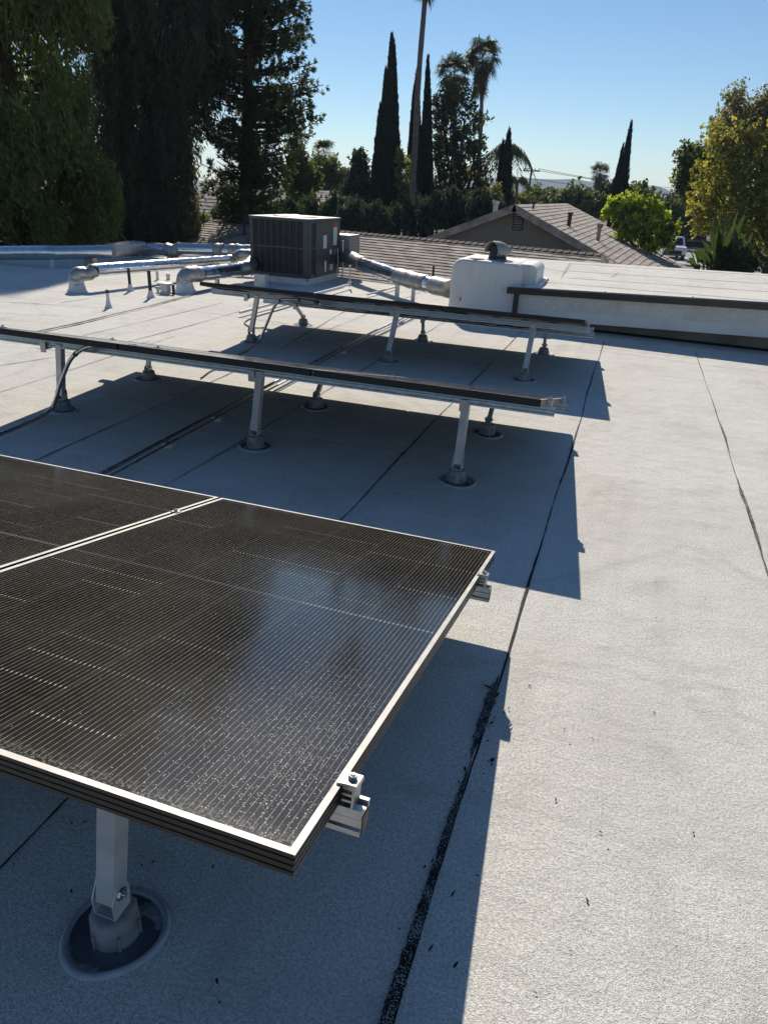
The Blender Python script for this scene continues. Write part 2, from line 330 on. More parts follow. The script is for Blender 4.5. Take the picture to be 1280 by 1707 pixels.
# ---------------------------------------------------------------- own house with the flat roof
house=thing('flat_roofed_house','house under the arrays, flat light grey granulated roof with dark seams','house',(0,4,0))
BE=[(-14.5,-9.,0),(6.5,-9.,0),(6.5,11.4,0),(-3.0,11.45,0),(-4.9,11.9,0),(-8.4,13.2,0),(-9.1,12.5,0),(-13.6,7.3,0)]
mb=MB(); mb.prism([(x,y,-.3) for x,y,z in BE],(0,0,.3)); 
mb.build('roof_membrane','roof_membrane',house)
mb=MB(); cx0,cy0=-4.,2.
mb.prism([(cx0+(x-cx0)*.97,cy0+(y-cy0)*.97,GZ) for x,y,z in BE],(0,0,-.302-GZ)); mb.build('house_wall','stucco_white',house)
mb=MB()   # black edge trim at the far side
for (a,b) in ((BE[3],BE[4]),(BE[4],BE[5]),(BE[5],BE[6]),(BE[6],BE[7])):
    a=np.array(a);b=np.array(b); mb.obox(a+[0,-.01,-.12],b-a,(0,.05,0),(0,0,.128))
mb.build('edge_trim','wood_fascia',house)
def seam(pts,w=.006,name='bitumen_seam',mat='bitumen',z=.002,h=.003,wob=.004,step=.06):
    """irregular raised ribbon; pts = [(x,y,width_scale)...]"""
    P=[]; 
    for i in range(len(pts)-1):
        a=np.array(pts[i],float);b=np.array(pts[i+1],float); L=np.hypot(*(b-a)[:2]); k=max(1,int(L/step))
        for q in range(k): P.append(a+(b-a)*q/k)
    P.append(np.array(pts[-1],float)); V=[];ph=[random.uniform(0,9) for _ in range(4)]; d=0
    for i,p in enumerate(P):
        q=P[min(i+1,len(P)-1)]-P[max(i-1,0)]; n=np.array([-q[1],q[0]])/max(1e-6,np.hypot(q[0],q[1])); d+=step
        off=wob*(math.sin(d*2.1+ph[0])+.6*math.sin(d*5.7+ph[1]))+random.uniform(-1,1)*wob*.25
        ww=w*p[2]*(1+.35*math.sin(d*3.3+ph[2])+random.uniform(-.25,.25))
        for sgn in (-1,1): V.append((p[0]+n[0]*(off+sgn*ww/2*random.uniform(.8,1.2)),p[1]+n[1]*(off+sgn*ww/2*random.uniform(.8,1.2)),z+h*(1 if sgn<0 else .6)))
    F=[(2*i,2*i+1,2*i+3,2*i+2) for i in range(len(P)-1)]
    m=MB(); m.add(V,F); return m.build(name,mat,house)
def sp(x,y,w=1.): p=PZ(x,y,0); return (p[0],p[1],w)
seam([(-.178,-2,1.2),(-.178,.3,1.1),(-.18,1.9,1.),(-.172,4,1.2),(-.18,6.1,1.),(-.18,8.3,.9)],.007)
seam([(-.195,.35,.6),(-.19,.8,1.1),(-.187,1.1,.9),(-.186,1.35,.8),(-.185,1.5,.1)],.018,mat='seam_bleed',z=.005,step=.012)
seam([(-.183,1.5,.1),(-.183,1.62,.8),(-.182,1.78,1.),(-.181,1.9,.1)],.022,mat='seam_bleed',z=.005,step=.012)
seam([(.775,-2,1),(.776,3,1.),(.783,5,.9),(.783,8.25,1)],.005,wob=.0025)
seam([(.778,2.3,.1),(.779,2.75,1.4),(.779,3.3,1.8),(.781,3.9,1.0),(.782,4.0,.1)],.0065,mat='seam_bleed',z=.005)
seam([(.782,3.75,.2),(.780,4.05,1.6),(.783,4.25,.2)],.009,mat='seam_bleed',z=.005)
seam([(.784,4.75,.1),(.785,5.1,1.3),(.788,5.5,.1)],.008,mat='seam_bleed',z=.005)
seam([(-1.105,-2,1),(-1.1,3,1.),(-1.11,5.5,1.),(-1.107,8.6,.8)],.008)
seam([(-2.05,-2,1),(-2.058,2.8,1),(-2.064,5.1,1.),(-2.06,9.3,1)],.0065)
seam([(-2.86,-2,1),(-2.874,2.87,1),(-2.979,5.17,1),(-3.05,7.2,1),(-3.1,11,1)],.007)
seam([(-3.9,1,1),(-4.047,3.7,1),(-4.153,5.27,1.),(-4.2,6.1,1)],.007)
seam([sp(415,510),sp(560,462+8)],.007)
seam([sp(130,590),sp(0,610),sp(-200,640)],.007); seam([sp(250,570,.8),sp(130,590),sp(60,581)],.006)
seam([sp(480,497),sp(300,548),sp(145,588)],.007); seam([sp(372,505),sp(280,527),sp(140,560)],.007)
seam([sp(600,500+5),sp(470,580)],.007); seam([sp(340,470),sp(420,455)],.006)
for a,b in (((0,503),(180,514)),((0,475),(170,495)),((-60,518),(100,527)),((60,462),(320,476)),((100,437),(300,446)),((150,498),(100,505)),((330,520),(480,540)),((445,540),(600,552))): seam([sp(*a),sp(*b)],.008)
# cross laps
seam([(-.178,7.95,1),(.3,7.9,.8),(.785,8.02,1)],.007); seam([(.785,8.02,1.5),(.83,8.0,1.5)],.02); seam([(-1.1,6.55,1),(-.5,6.5,.8),(-.18,6.45,1)],.006)
seam([(-2.06,4.35,1),(-1.6,4.3,.8),(-1.5,4.33,.5)],.005)
seam([(-.18,6.42,1),(-.1,6.4,1),(-.03,6.37,.6)],.012)
seam([(-.25,7.78,1),(.3,7.7,.8),(.9,7.62,1),(2.5,7.6,1)],.004)
# raised step line at the left roof
seam([sp(352,484,1.),sp(250,512,1.1),sp(130,541,1.2),sp(60,556,1)],.022,z=.006,h=.012,wob=.002)
# bitumen splashes beside the wide seam
m=MB(); 
for k in range(26):
    y=random.uniform(.9,1.86); x=-.165+abs(random.gauss(0,.035)) if y>1.2 else -.18+random.uniform(.02,.09)
    if random.random()<.25: x=-.19-abs(random.gauss(0,.015))
    a=random.uniform(1.0,2.2); L=random.uniform(.002,.012); W_=random.uniform(.0015,.004)
    e=np.array([math.cos(a),math.sin(a),0]); nn=np.array([-e[1],e[0],0]); c0=np.array([x,y,.007])
    m.add([c0-e*L,c0-nn*W_-e*L*.3,c0+e*L*.4-nn*W_*.7,c0+e*L,c0+nn*W_*.9,c0+nn*W_-e*L*.5],[(0,1,2,3,4,5)])
for c0,L,W_,a in ((( -.205,1.83,.007),.020,.005,2.9),((-.13,1.52,.007),.011,.006,1.3),((-.17,1.80,.007),.018,.006,1.2)):
    e=np.array([math.cos(a),math.sin(a),0]); nn=np.array([-e[1],e[0],0]); c0=np.array(c0); m.add([c0-e*L,c0-nn*W_-e*L*.3,c0+e*L*.4-nn*W_*.7,c0+e*L,c0+nn*W_*.9,c0+nn*W_-e*L*.5],[(0,1,2,3,4,5)])
o=m.build('bitumen_splash','bitumen',house); o['kind']='stuff'

# raised section on the right
A=PY(845,479,8.72); B=PY(1280,506,8.55); gd=(B-A); gdn=gd/np.linalg.norm(gd); gd2=np.array([gdn[0],gdn[1],0]); gd2/=np.linalg.norm(gd2); gn=np.array([-gd2[1],gd2[0],0])  # back direction
GA=A; GB=A+gdn*7.5
zt=A[2]
def along(d,back,z): 
    p=A+gdn*d+gn*back; return np.array([p[0],p[1],p[2]+z])
LEN=7.6
# gutter profile in (back,z)
gp=[(0,0),(.012,.0),(.012,-.058),(.09,-.058),(.09,-.004),(.102,-.004),(.102,-.07),(0,-.07)]
m=MB(); m.prism([along(0,b,z) for b,z in gp],gdn*LEN); m.prism([along(0,b,z) for b,z in ((0,0),(.1,-.002),(.1,-.07),(0,-.07))],gdn*.006); m.build('gutter','black_gutter',house)
for d in (.35,1.12,2.05,3.0,4.0): 
    m=MB(); p=along(d,.055,-.004); m.obox(p-gd2*.008,gd2*.016,gn*.05,(0,0,.006)); 
    m.tube([p+gn*.02,p+gn*.02+[0,0,.02]],.009,8); m.build('gutter_hanger','bolt',house)
dpx=PY(866,520,8.78); m=MB(); dd=.085
m.obox(along(dd,.03,-.066),gd2*.055,gn*.05,(0,0,-zt+.066+.02)); m.build('downspout','black_gutter',house)
# fascia wall
m=MB(); fb=.105; fh=zt-PY(1000,546,8.80)[2]; m.obox(along(.10,fb,-fh),gdn*LEN,gn*.12,(0,0,fh-.01)); m.build('fascia_wall','stucco_white',house)
m=MB(); m.obox([*along(.0,fb+.20,0)[:2],-.01],gd2*LEN,gn*.15,(0,0,zt-.05)); m.build('recessed_wall','recess_grey',house)
m=MB(); m.obox([*along(-.9,fb+.19,0)[:2],.0],gd2*(LEN+.9),gn*.14,(0,0,.028)); m.build('base_flashing','bitumen',house)
# upper roof deck
fa=PZ(872,429,.52); fb2=PZ(1280,456,.55); L0=along(-.0,.10,.004); L1=along(LEN,.10,.004)
fdir=(fb2-fa); R1=fa+fdir*((L1[0]-fa[0])/fdir[0]); Lb=PZ(868,430,.52)
m=MB(); lft=along(.06,.10,.004)
deck=[lft,L1,R1,Lb]
m.add(deck+[np.array(p)+[0,0,-.25] for p in deck],[(0,1,2,3),(4,7,6,5),(1,0,4,5),(2,1,5,6),(3,2,6,7),(0,3,7,4)])
m.build('raised_roof','roof_membrane_upper',house)
m=MB(); d4=[np.array(p)*1. for p in deck]; cc=sum(d4)/4
low=[cc+(p-cc)*.97 for p in d4]; low[0]=low[0]+gn*.55; low[1]=low[1]+gn*.55; m.add([(p[0],p[1],.0) for p in low]+[(p[0],p[1],p[2]-.251) for p in low],[(0,1,5,4),(1,2,6,5),(2,3,7,6),(3,0,4,7)]); 
m.build('raised_section_wall','stucco_white',house)
def upseam(a,b,w=.01):
    def up(x,y):
        z=.5
        n_=np.cross(np.array(deck[1])-deck[0],np.array(deck[3])-deck[0]); d=ray(x,y); o_=np.array([0,0,EYE]); t_=((np.array(deck[0])-o_)@n_)/(d@n_); return o_+d*t_
    P=[up(*a)+(up(*b)-up(*a))*k/14+np.array([random.uniform(-.004,.004),random.uniform(-.006,.006),0]) for k in range(15)]
    V=[];q=P[-1]-P[0]; n=np.array([-q[1],q[0],0])/np.hypot(q[0],q[1])
    for p in P: V+= [p+n*w/2*random.uniform(.5,1.3)+[0,0,.006],p-n*w/2*random.uniform(.5,1.3)+[0,0,.003]]
    m=MB(); m.add(V,[(2*i,2*i+1,2*i+3,2*i+2) for i in range(14)]); m.build('bitumen_seam','bitumen',house)
for a,b in (((940,452),(1280,474)),((945,464),(1280,487)),((948,440),(1280,460)),((950,437),(934,462)),((1030,448),(1018,457)),((905,447),(945,455)),((870,500-32),(1280,502))): upseam(a,b,.008)

# ---------------------------------------------------------------- solar arrays
PW,PL,PG=1.134,1.722,.014
def array_row(xr,yl,zl,tilt,longs,shorts,shi,label,cables,np_=3,grp='rows of solar panels on the roof'):
    ct,st=math.cos(tilt),math.sin(tilt)
    root=thing('solar_array',label,'solar array',(xr-1.7,yl-.8,0),grp)
    up=np.array([0,st,ct]); sl=np.array([0,-ct,st]); org=np.array([xr,yl,zl])
    def Q(x,s,h): return org+np.array([x,0,0])+sl*s+up*h
    gro=[0,-.0055,-.0065,-.0085,-.0095,-.0155,-.0165,-.0185,-.0195,-.0255,-.0265,-.0285,-.0295,-.035]
    prof=[(.012,-.0025),(.012,0.)]; 
    ins=[0,0,.0018,.0018,0,0,.0018,.0018,0,0,.0018,.0018,0,0]
    prof+= [(i,h) for i,h in zip(ins,gro)]+[(.028,-.035),(.028,-.033),(.002,-.033)]
    for i in range(np_):
        x1=-i*(PW+PG); x0=x1-PW; m=MB(); V=[]
        for (o,h) in prof:
            V+=[Q(x0+o,o,h),Q(x1-o,o,h),Q(x1-o,PL-o,h),Q(x0+o,PL-o,h)]
        F=[(4*j+k,4*j+(k+1)%4,4*j+4+(k+1)%4,4*j+4+k) for j in range(len(prof)-1) for k in range(4)]
        m.add(V,F[8:],0); m.add(V,F[:8],1); pan=m.build('solar_panel','frame_black',root,mats=['frame_black','frame_lip']); 
        g=.0115; v=[Q(x0+g,g,-.002),Q(x1-g,g,-.002),Q(x1-g,PL-g,-.002),Q(x0+g,PL-g,-.002)]
        link_mesh('panel_glass',v,[(0,3,2,1)],'module_glass',pan,root['_o'],uv=[(g,g),(g,PL-g),(PW-g,PL-g),(PW-g,g)])
        m=MB(); v=[Q(x0+g,g,-.007),Q(x1-g,g,-.007),Q(x1-g,PL-g,-.007),Q(x0+g,PL-g,-.007)]; m.add(v,[(0,1,2,3)]); m.build('panel_back','panel_underside',pan,root['_o'])
        for dx in (.3,.567,.83): m=MB(); m.obox(Q(x0+dx-.03,.84,-.008),(.06,0,0),sl*.05,-up*.018); m.build('junction_box','cable_black',pan,root['_o'])
    L=np_*(PW+PG)-PG
    rh=.047; rp=[(-.020,0),(-.012,0),(-.012,-.008),(.004,-.008),(.004,0),(.020,0),(.020,-.016),(.016,-.02),(.016,-.034),(.020,-.038),(.020,-rh),(-.020,-rh),(-.020,-.038),(-.016,-.034),(-.016,-.02),(-.020,-.016)]
    for s in (.31,shi):
        m=MB(); m.prism([Q(.040,s+a,-.0355+b) for a,b in rp],(-(L+.12),0,0)); r_=m.build('rail','alu',root)
        m=MB(); m.prism([Q(.0405,s+a,-.0355+b) for a,b in ((-.016,-.012),(.016,-.012),(.012,-.034),(.016,-.048),(-.016,-.048),(-.012,-.034))],(.001,0,0)); m.build('painted_rail_opening','cable_black',r_,root['_o'])  # black plate on the solid rail end, painting the shade of its hollow
        # end clamps and mid clamps
        for x,kind in [(0,'e'),(-L,'f')]+[(-(k+1)*(PW+PG)+PG/2,'m') for k in range(np_-1)]:
            m=MB()
            if kind=='m': m.obox(Q(x-.014,s-.012,.0005),(.028,0,0),sl*.03,up*.003); m.tube([Q(x,s+.003,.003),Q(x,s+.003,.012)],.0065,6,sm=False)
            else:
                d=1 if kind=='e' else -1
                pf=[(-.008,.001),(-.008,.0045),(.006,.006),(.026,.006),(.028,.001),(.024,-.002),(.024,-.035),(.020,-.035),(.020,-.026),(.003,-.026),(.003,-.022),(.020,-.022),(.020,-.015),(.003,-.015),(.003,-.011),(.020,-.011),(.020,-.004),(.003,-.004),(.003,.001)]
                m.prism([Q(x+d*a,s-.014,b) for a,b in pf],sl*.034); m.tube([Q(x+d*.013,s+.003,.005),Q(x+d*.013,s+.003,.014)],.0075,6,sm=False)
                m.tube([Q(x+d*.013,s+.003,.014),Q(x+d*.013,s+.003,.016)],.0045,6,sm=False)
            m.build('clamp','alu',root)
    def leg(x,y,yrail,s,long,dx0=0.):
        top=Q(x-xr,s,-.0355-rh); hw=.0205 if long else .014
        b0=np.array([x,y,.105 if long else .085]); t0=np.array([x+(dx0 if long else 0),top[1],top[2]+(.03 if long else 0)])
        ax=t0-b0; ax/=np.linalg.norm(ax); ey=np.array([0,ax[2],-ax[1]]); ex=np.array([1.,0,0])
        m=MB(); c=[b0-ex*hw-ey*hw,b0+ex*hw-ey*hw,b0+ex*hw+ey*hw,b0-ex*hw+ey*hw]
        if long: m.prism(c,t0-b0,cap=False); ci=[b0-ex*(hw-.003)-ey*(hw-.003),b0+ex*(hw-.003)-ey*(hw-.003),b0+ex*(hw-.003)+ey*(hw-.003),b0-ex*(hw-.003)+ey*(hw-.003)]; m.prism(ci[::-1],t0-b0,cap=False); m.add([t0+(q-b0) for q in c],[(0,1,2,3)]); m.add(c+ci,[(0,1,5,4),(1,2,6,5),(2,3,7,6),(3,0,4,7)])
        else: m.prism(c,t0-b0)
        lg=m.build('leg','galv',root)
        # U bracket
        m=MB(); base=np.array([x,y,.075]); t_=.003; bw=hw+.002; bh=.085 if long else .04
        for sg in (-1,1):
            X=x+sg*bw; X2=X+sg*t_
            m.prism([(X,y-.024,.074),(X,y+.024,.074),(X,y+.026,.074+bh*.62),(X,y+.012,.074+bh),(X,y-.004,.074+bh),(X,y-.026,.074+bh*.5)],(sg*t_,0,0))
        m.obox((x-bw,y-.024,.074),(2*bw,0,0),(0,.048,0),(0,0,t_)); br=m.build('bracket','galv',lg,root['_o'])
        m=MB(); c0=np.array([x-bw-.012,y+.002,.074+bh*.6]); m.tube([c0,c0+[2*bw+.026,0,0]],.0045,8); m.tube([c0+[2*bw+.012,0,0],c0+[2*bw+.02,0,0]],.011,6,sm=False); m.tube([c0+[2*bw+.0152,0,0],c0+[2*bw+.0165,0,0]],.0145,14); m.tube([c0+[.003,0,0],c0+[.0095,0,0]],.010,6,sm=False)
        m.build('bracket_bolt','bolt',lg,root['_o'])
        # top L foot
        m=MB(); m.obox((x-.02,top[1]-.028,top[2]-.012),(.04,0,0),(0,.056,0),(0,0,.008)); m.obox((x-.02,top[1]-.030,top[2]-.03),(.04,0,0),(0,.004,0),(0,0,.06)); m.build('rail_foot','galv',lg,root['_o'])
        # mount
        m=MB(); m.lathe((x,y,0),[(.050,0),(.049,.02),(.047,.056),(.044,.062),(.043,.068),(.03,.071),(.012,.073)],28)
        for k in range(6):
            a=k*PI/3+.3; e=np.array([math.cos(a),math.sin(a),0]); n_=np.array([-e[1],e[0],0]); m.obox(np.array([x,y,0])+e*.049-n_*.003,n_*.004,e*.005,(0,0,.045))
        mt=m.build('mount_base','puck',root)
        m=MB(); R_=.094; m.lathe((x+random.uniform(-.006,.006),y+random.uniform(-.006,.006),0),[(R_+.011,.0005),(R_+.009,.006),(R_+.003,.010),(R_-.002,.009),(R_-.006,.004)],48,wob=.045,cap=False); m.build('sealant_ring','sealant',mt,root['_o'])
        m=MB(); m.lathe((x,y,0),[(R_-.004,.0028),(.065,.004),(.05,.005)],32,cap=True); m.build('flashing_plate','flash_plate',mt,root['_o'])
    for x,y in longs: leg(x,y,None,shi,True,.035 if yl<3 else (.11 if x<-3 else .045 if x<-1.5 else .01))
    for x,y in shorts: leg(x,y,None,.31,False)
    for (x0,x1,s,sag) in cables:
        m=MB(); N=16; m.tube([Q(x0+(x1-x0)*k/N,s+random.uniform(-.01,.01),-.045-sag*math.sin(PI*k/N)-.008*math.sin(k*1.9)) for k in range(N+1)],.0035,6); m.build('cable','cable_black',root)
    return root,Q
t=NT('flash_plate'); n=t.noise(7,4); n2=t.noise(60,3); t.P(base=t.mix(t.maprange(n,.50,.53),t.mix(n2,[.07,.078,.092],[.11,.12,.135]),[.26,.28,.32]),rough=t.maprange(n,.5,.6,.25,.5),spec=.5); t.bump(t.math('ADD',t.maprange(n,.52,.58),t.math('MULTIPLY',n2,.15)),.6,.006); M['flash_plate']=t.m
cab=[(-.4,-1.5,1.0,.03),(-1.2,-2.4,.95,.04),(-1.9,-3.1,1.0,.03),(-.3,-1.1,.6,.02)]
r1,Q1=array_row(-.2957,2.3006,.2455,.2025,((-.770,.752),(-1.96,.76),(-3.43,.76)),((-.75,1.92),(-1.94,1.92),(-3.4,1.95)),1.53,'nearest solar array, dark glass facing up with dusty white specks at its near corner',cab)
r2,Q2=array_row(-.2923,4.8636,.1901,.2370,((-.712,3.51),(-1.94,3.52),(-3.394,3.59)),((-.722,4.42),(-1.954,4.44),(-3.40,4.52)),1.36,'middle solar array seen edge on, black frames on three pairs of legs',cab)
r3,Q3=array_row(-.2890,7.4885,.2459,.1977,((-.724,6.03),(-1.969,6.09),(-3.427,6.2)),((-.712,7.23),(-1.966,7.2),(-3.409,7.36)),1.36,'farthest solar array, seen slightly from below in front of the air conditioner',cab+[(-.2,-1.6,1.1,.05),(-1.2,-3.2,1.2,.06)])

# ---------------------------------------------------------------- conduits
def pipe(name,label,cat,pts,r,mat,group=None,n=10,extra=None):
    o=thing(name,label,cat,(pts[0][0],pts[0][1],0),group); m=MB(); m.tube(pts,r,n); m.build('pipe',mat,o)
    return o
g0=lambda x,y,z=.03: np.array([*PZ(x,y,z)[:2],z])
# flexible conduits climbing to the arrays
def flex(label,pts,r):
    o=thing('flexible_conduit',label,'conduit',(pts[0][0],pts[0][1],0),'flexible conduits at the array ends'); P=smoothpath(pts,7); m=MB(); m.tube(P,r,10); m.build('conduit_hose','conduit_steel',o)
    m=MB(); p=P[-1]; q=P[-2]; d=(p-q)/np.linalg.norm(p-q); m.tube([p-d*.03,p+d*.02],r*1.5,8,sm=False); m.tube([p-d*.09,p-d*.08],r*1.25,8); m.build('conduit_fitting','bolt',o)
    m=MB()
    for f in (.6,.8): 
        i=int(len(P)*f); d=P[i+1]-P[i]; d/=np.linalg.norm(d); m.tube([P[i]-d*.008,P[i]+d*.008],r*1.3,8,sm=False)
    m.build('conduit_strap','cable_black',o)
Yc=3.50
flex('bent steel conduit rising from the roof to the middle array at left',[g0(-110,752),g0(-40,738),g0(40,708,.035),PY(85,682,3.48),PY(103,635,3.47),PY(118,600,3.46),PY(140,581,3.45),PY(165,576,3.45),PY(200,578,3.46),PY(222,579,3.47)],.0125)
flex('thin bent steel conduit rising to the far array beside its leftmost leg',[g0(395,592),g0(412,585),PY(432,568,6.0),PY(447,535,5.98),PY(457,512,5.97),PY(470,500,5.96),PY(490,499,5.95),PY(512,502,5.95),PY(530,505,5.95)],.0125)
# long conduit along the roof
P=[np.array(p) for p in ((-2.32,-.5,.05),(-2.364,2.825,.05),(-2.387,3.287,.05),(-2.431,4.558,.05),(-2.50,7.1,.05),(-2.50,9.15,.05))]
c1=pipe('roof_conduit','long straight steel conduit on small blocks running under the arrays','conduit',P,.012,'conduit_steel','conduits along the roof')
m=MB(); m.tube([np.array(p)+[.035,0,-.012] for p in P],.007,8); m.build('thin_pipe','conduit_steel',c1)
for (y,x) in ((3.28,-2.387),(3.85,-2.41),(6.2,-2.47),(8.1,-2.5)):
    m=MB(); m.obox((x-.02,y-.02,.003),(.065,0,0),(0,.04,0),(0,0,.03)); m.build('support_block','galv',c1)
P=[g0(583,474,.07),g0(540,486,.07),g0(480,500,.05),g0(430,513,.05),g0(400,521,.05)]
c2=pipe('roof_conduit','pale gas pipe on the roof running from behind the far array to the air conditioner','pipe',P,.016,'coating_white','conduits along the roof')
m=MB(); p=P[0]; m.tube([p+[0,0,.0],p+[0,0,.28]],.013,8); m.tube([p-[0,0,.03],p+[0,0,.035]],.025,8); m.build('riser','galv',c2)
c3=pipe('roof_conduit','short white pipe on the roof below the sloping duct','pipe',[g0(612,491,.04),g0(640,484,.04),g0(664,477,.04)],.013,'coating_white','conduits along the roof')
c4=pipe('roof_cable','thin black cable looping on the roof behind the far array leg','cable',smoothpath([g0(500,505,.01),g0(470,515,.01),g0(428,527,.01),g0(410,535,.01),g0(409,540,.01),g0(422,546,.01),g0(445,546,.01)],6),.007,'cable_black')
c5=pipe('roof_cable','thin black cable on the roof behind the middle array','cable',smoothpath([g0(330,602,.02),g0(345,606,.02),g0(356,611,.02),g0(370,613,.02),g0(362,607,.02),g0(342,604,.02)],6),.006,'cable_black')
c6=pipe('roof_cable','black cable lying from the middle array shadow up past its far side','cable',smoothpath([g0(335,630,.01),g0(352,618,.01),g0(375,610,.01)],6),.006,'cable_black')

# ---------------------------------------------------------------- air conditioner
X0,X1,Y0,Y1,Z0,Z1=-5.775,-4.785,10.50,11.78,.10,.963
ac=thing('rooftop_air_conditioner','large dark grey rooftop air conditioner with barred coil grille on a white curb','air conditioner',((X0+X1)/2,(Y0+Y1)/2,0))
m=MB(); m.bx(X0+.0,X1,Y0+.02,Y1,Z0,Z1-.012); cabn=m.build('cabinet','cabinet',ac)
m=MB(); # corner posts & rails front
for a,b in ((X0-.004,X0+.055),(X1-.085,X1+.004)): m.bx(a,b,Y0-.006,Y0+.06,Z0,Z1-.012)
m.bx(X0,X1,Y0-.004,Y0+.02,Z1-.04,Z1-.012); m.bx(X0,X1,Y0-.004,Y0+.02,Z0,Z0+.055); m.build('corner_post','cabinet',cabn,ac['_o'])
m=MB(); m.bx(X0+.055,X1-.085,Y0+.008,Y0+.0195,Z0+.055,Z1-.04); cl=m.build('coil','coil',ac)
m=MB()
for k in range(40):
    z=Z0+.065+k*.0188; m.bx(X0+.057,X1-.087,Y0+.004,Y0+.0078,z,z+.007)
m.build('coil_fins','coil_fin',cl,ac['_o']) if 'coil_fin' in M else (simple('coil_fin',(.018,.018,.018),.5), m.build('coil_fins','coil_fin',cl,ac['_o']))
m=MB()
for k in range(1,8):
    x=X0+.055+k*(X1-X0-.14)/8; m.bx(x-.005,x+.005,Y0-.008,Y0+.004,Z0+.055,Z1-.04)
m.bx(X0+.055,X1-.085,Y0-.012,Y0-.0082,(Z0+Z1)/2-.0+.0,(Z0+Z1)/2+.018); 
simple('grille_bar',(.085,.08,.072),.5); m.build('grille','grille_bar',ac)
m=MB(); m.bx(X0-.012,X1+.012,Y0-.014,Y1+.012,Z1-.0118,Z1+.006); tp=m.build('top_panel','cabinet_top_lit',ac)  # sun on the lid is put into its paler colour
m=MB(); xc,yc=(X0+X1)/2-.02,Y0+.62; m.lathe((xc,yc,Z1+.006),[(.36,0),(.36,.006),(.3,.010),(.12,.018),(.05,.03),(.02,.031)],36); m.build('fan_guard','cabinet_top_lit',tp,ac['_o'])
# right side
m=MB(); 
for (a,b,c,d) in ((Y0+.08,Y0+.10,Z0+.06,Z1-.05),(Y0+.02,Y0+.08,Z0+.0,Z1-.02),(Y0+.27,Y0+.29,Z0+.05,Z1-.04),(Y0+.10,Y0+.27,(Z0+Z1)/2,(Z0+Z1)/2+.02)): m.bx(X1+.0045,X1+.010,a,b,c,d)
m.build('side_trim','cabinet',ac)
m=MB(); m.bx(X1+.0003,X1+.003,Y0+.10,Y0+.27,Z0+.06,(Z0+Z1)/2-.001); m.bx(X1+.0003,X1+.003,Y0+.10,Y0+.27,(Z0+Z1)/2+.021,Z1-.06); m.build('side_grille','coil',ac)
m=MB(); m.bx(X1+.0003,X1+.006,Y0+.295,Y1-.02,Z0+.39,Z1-.03); m.bx(X1+.0003,X1+.008,Y0+.295,Y1-.02,Z0+.02,Z0+.385); m.build('access_panel','cabinet',ac)
def lab(y0,y1,z0,z1,mat='label_white',nm='label_sticker',lines=0):
    m=MB(); m.bx(X1+.0082,X1+.0095,y0,y1,z0,z1); o=m.build(nm,mat,ac)
    if lines:
        m=MB()
        for k in range(lines):
            z=z1-(z1-z0)*(k+.6)/(lines+.2); m.bx(X1+.0096,X1+.0102,y0+.02,y1-.02-random.uniform(0,.03),z,z+.007)
        m.build('label_print','cabinet',o,ac['_o'])
lab(Y0+.98,Y0+1.14,.83,.90,'label_red'); lab(Y0+.98,Y0+1.13,.55,.828,lines=9); lab(Y0+.57,Y0+.70,.52,.72,lines=6); lab(Y0+.84,Y0+.92,.42,.49); 
lab(Y0+.63,Y0+.70,.16,.33); lab(Y0+.85,Y0+.97,.17,.26,lines=3)
m=MB(); m.prism([(X1+.0085,Y0+1.06+.05*math.cos(a)*(.6+.4*math.sin(3*a)),.42+.09*math.sin(a)) for a in np.linspace(0,2*PI,14)[:-1]],(.001,0,0)); m.build('logo_emblem','sheet',ac)  # grey blurred logo emblem as an uneven ellipse
m=MB(); m.bx(X0+.03,X1-.02,Y0+.03,Y1+.0,.002,Z0-.001); m.obox((X0-.0,Y0-.0,Z0-.018),(X1-X0+.01,0,0),(0,Y1-Y0,0),(0,0,.017)); m.build('curb','coating_white',ac)
m=MB(); m.bx(X1-.012,X1+.006,Y0-.004,Y0+.02,Z0-.03,Z0-.002); m.bx(X0-.01,X0+.01,Y0-.004,Y0+.02,Z0-.03,Z0+.01); m.build('lifting_lug','black_pipe',ac)
# plenum on the right/back
m=MB(); a=PY(577,398,11.9); m.bx(X1-.3,-4.62,11.80,12.3,.18,.70); m.build('plenum','sheet',ac)
m=MB(); m.tube(smoothpath([(X1+.03,11.62,.5),(X1+.05,11.6,.3),(X1+.05,11.55,.05)],5),.010,8); m.tube([(X1+.09,11.7,.62),(X1+.1,11.7,.02)],.014,8); m.build('whip_conduit','conduit_steel',ac)
jb=PZ(434,473,.0)
j=thing('junction_box','small blue grey metal junction box in front of the air conditioner','junction box',(-5.45,9.75,0)); m=MB(); q=PY(433,474,9.75); m.obox((q[0]-.09,9.75,.02),(.18,0,0),(0,.1,0),(0,0,.17)); m.build('box_body','galv',j)
m=MB(); m.obox((q[0]-.1,9.745,.19),(.20,0,0),(0,.11,0),(0,0,.008)); m.build('box_lid','galv',j)

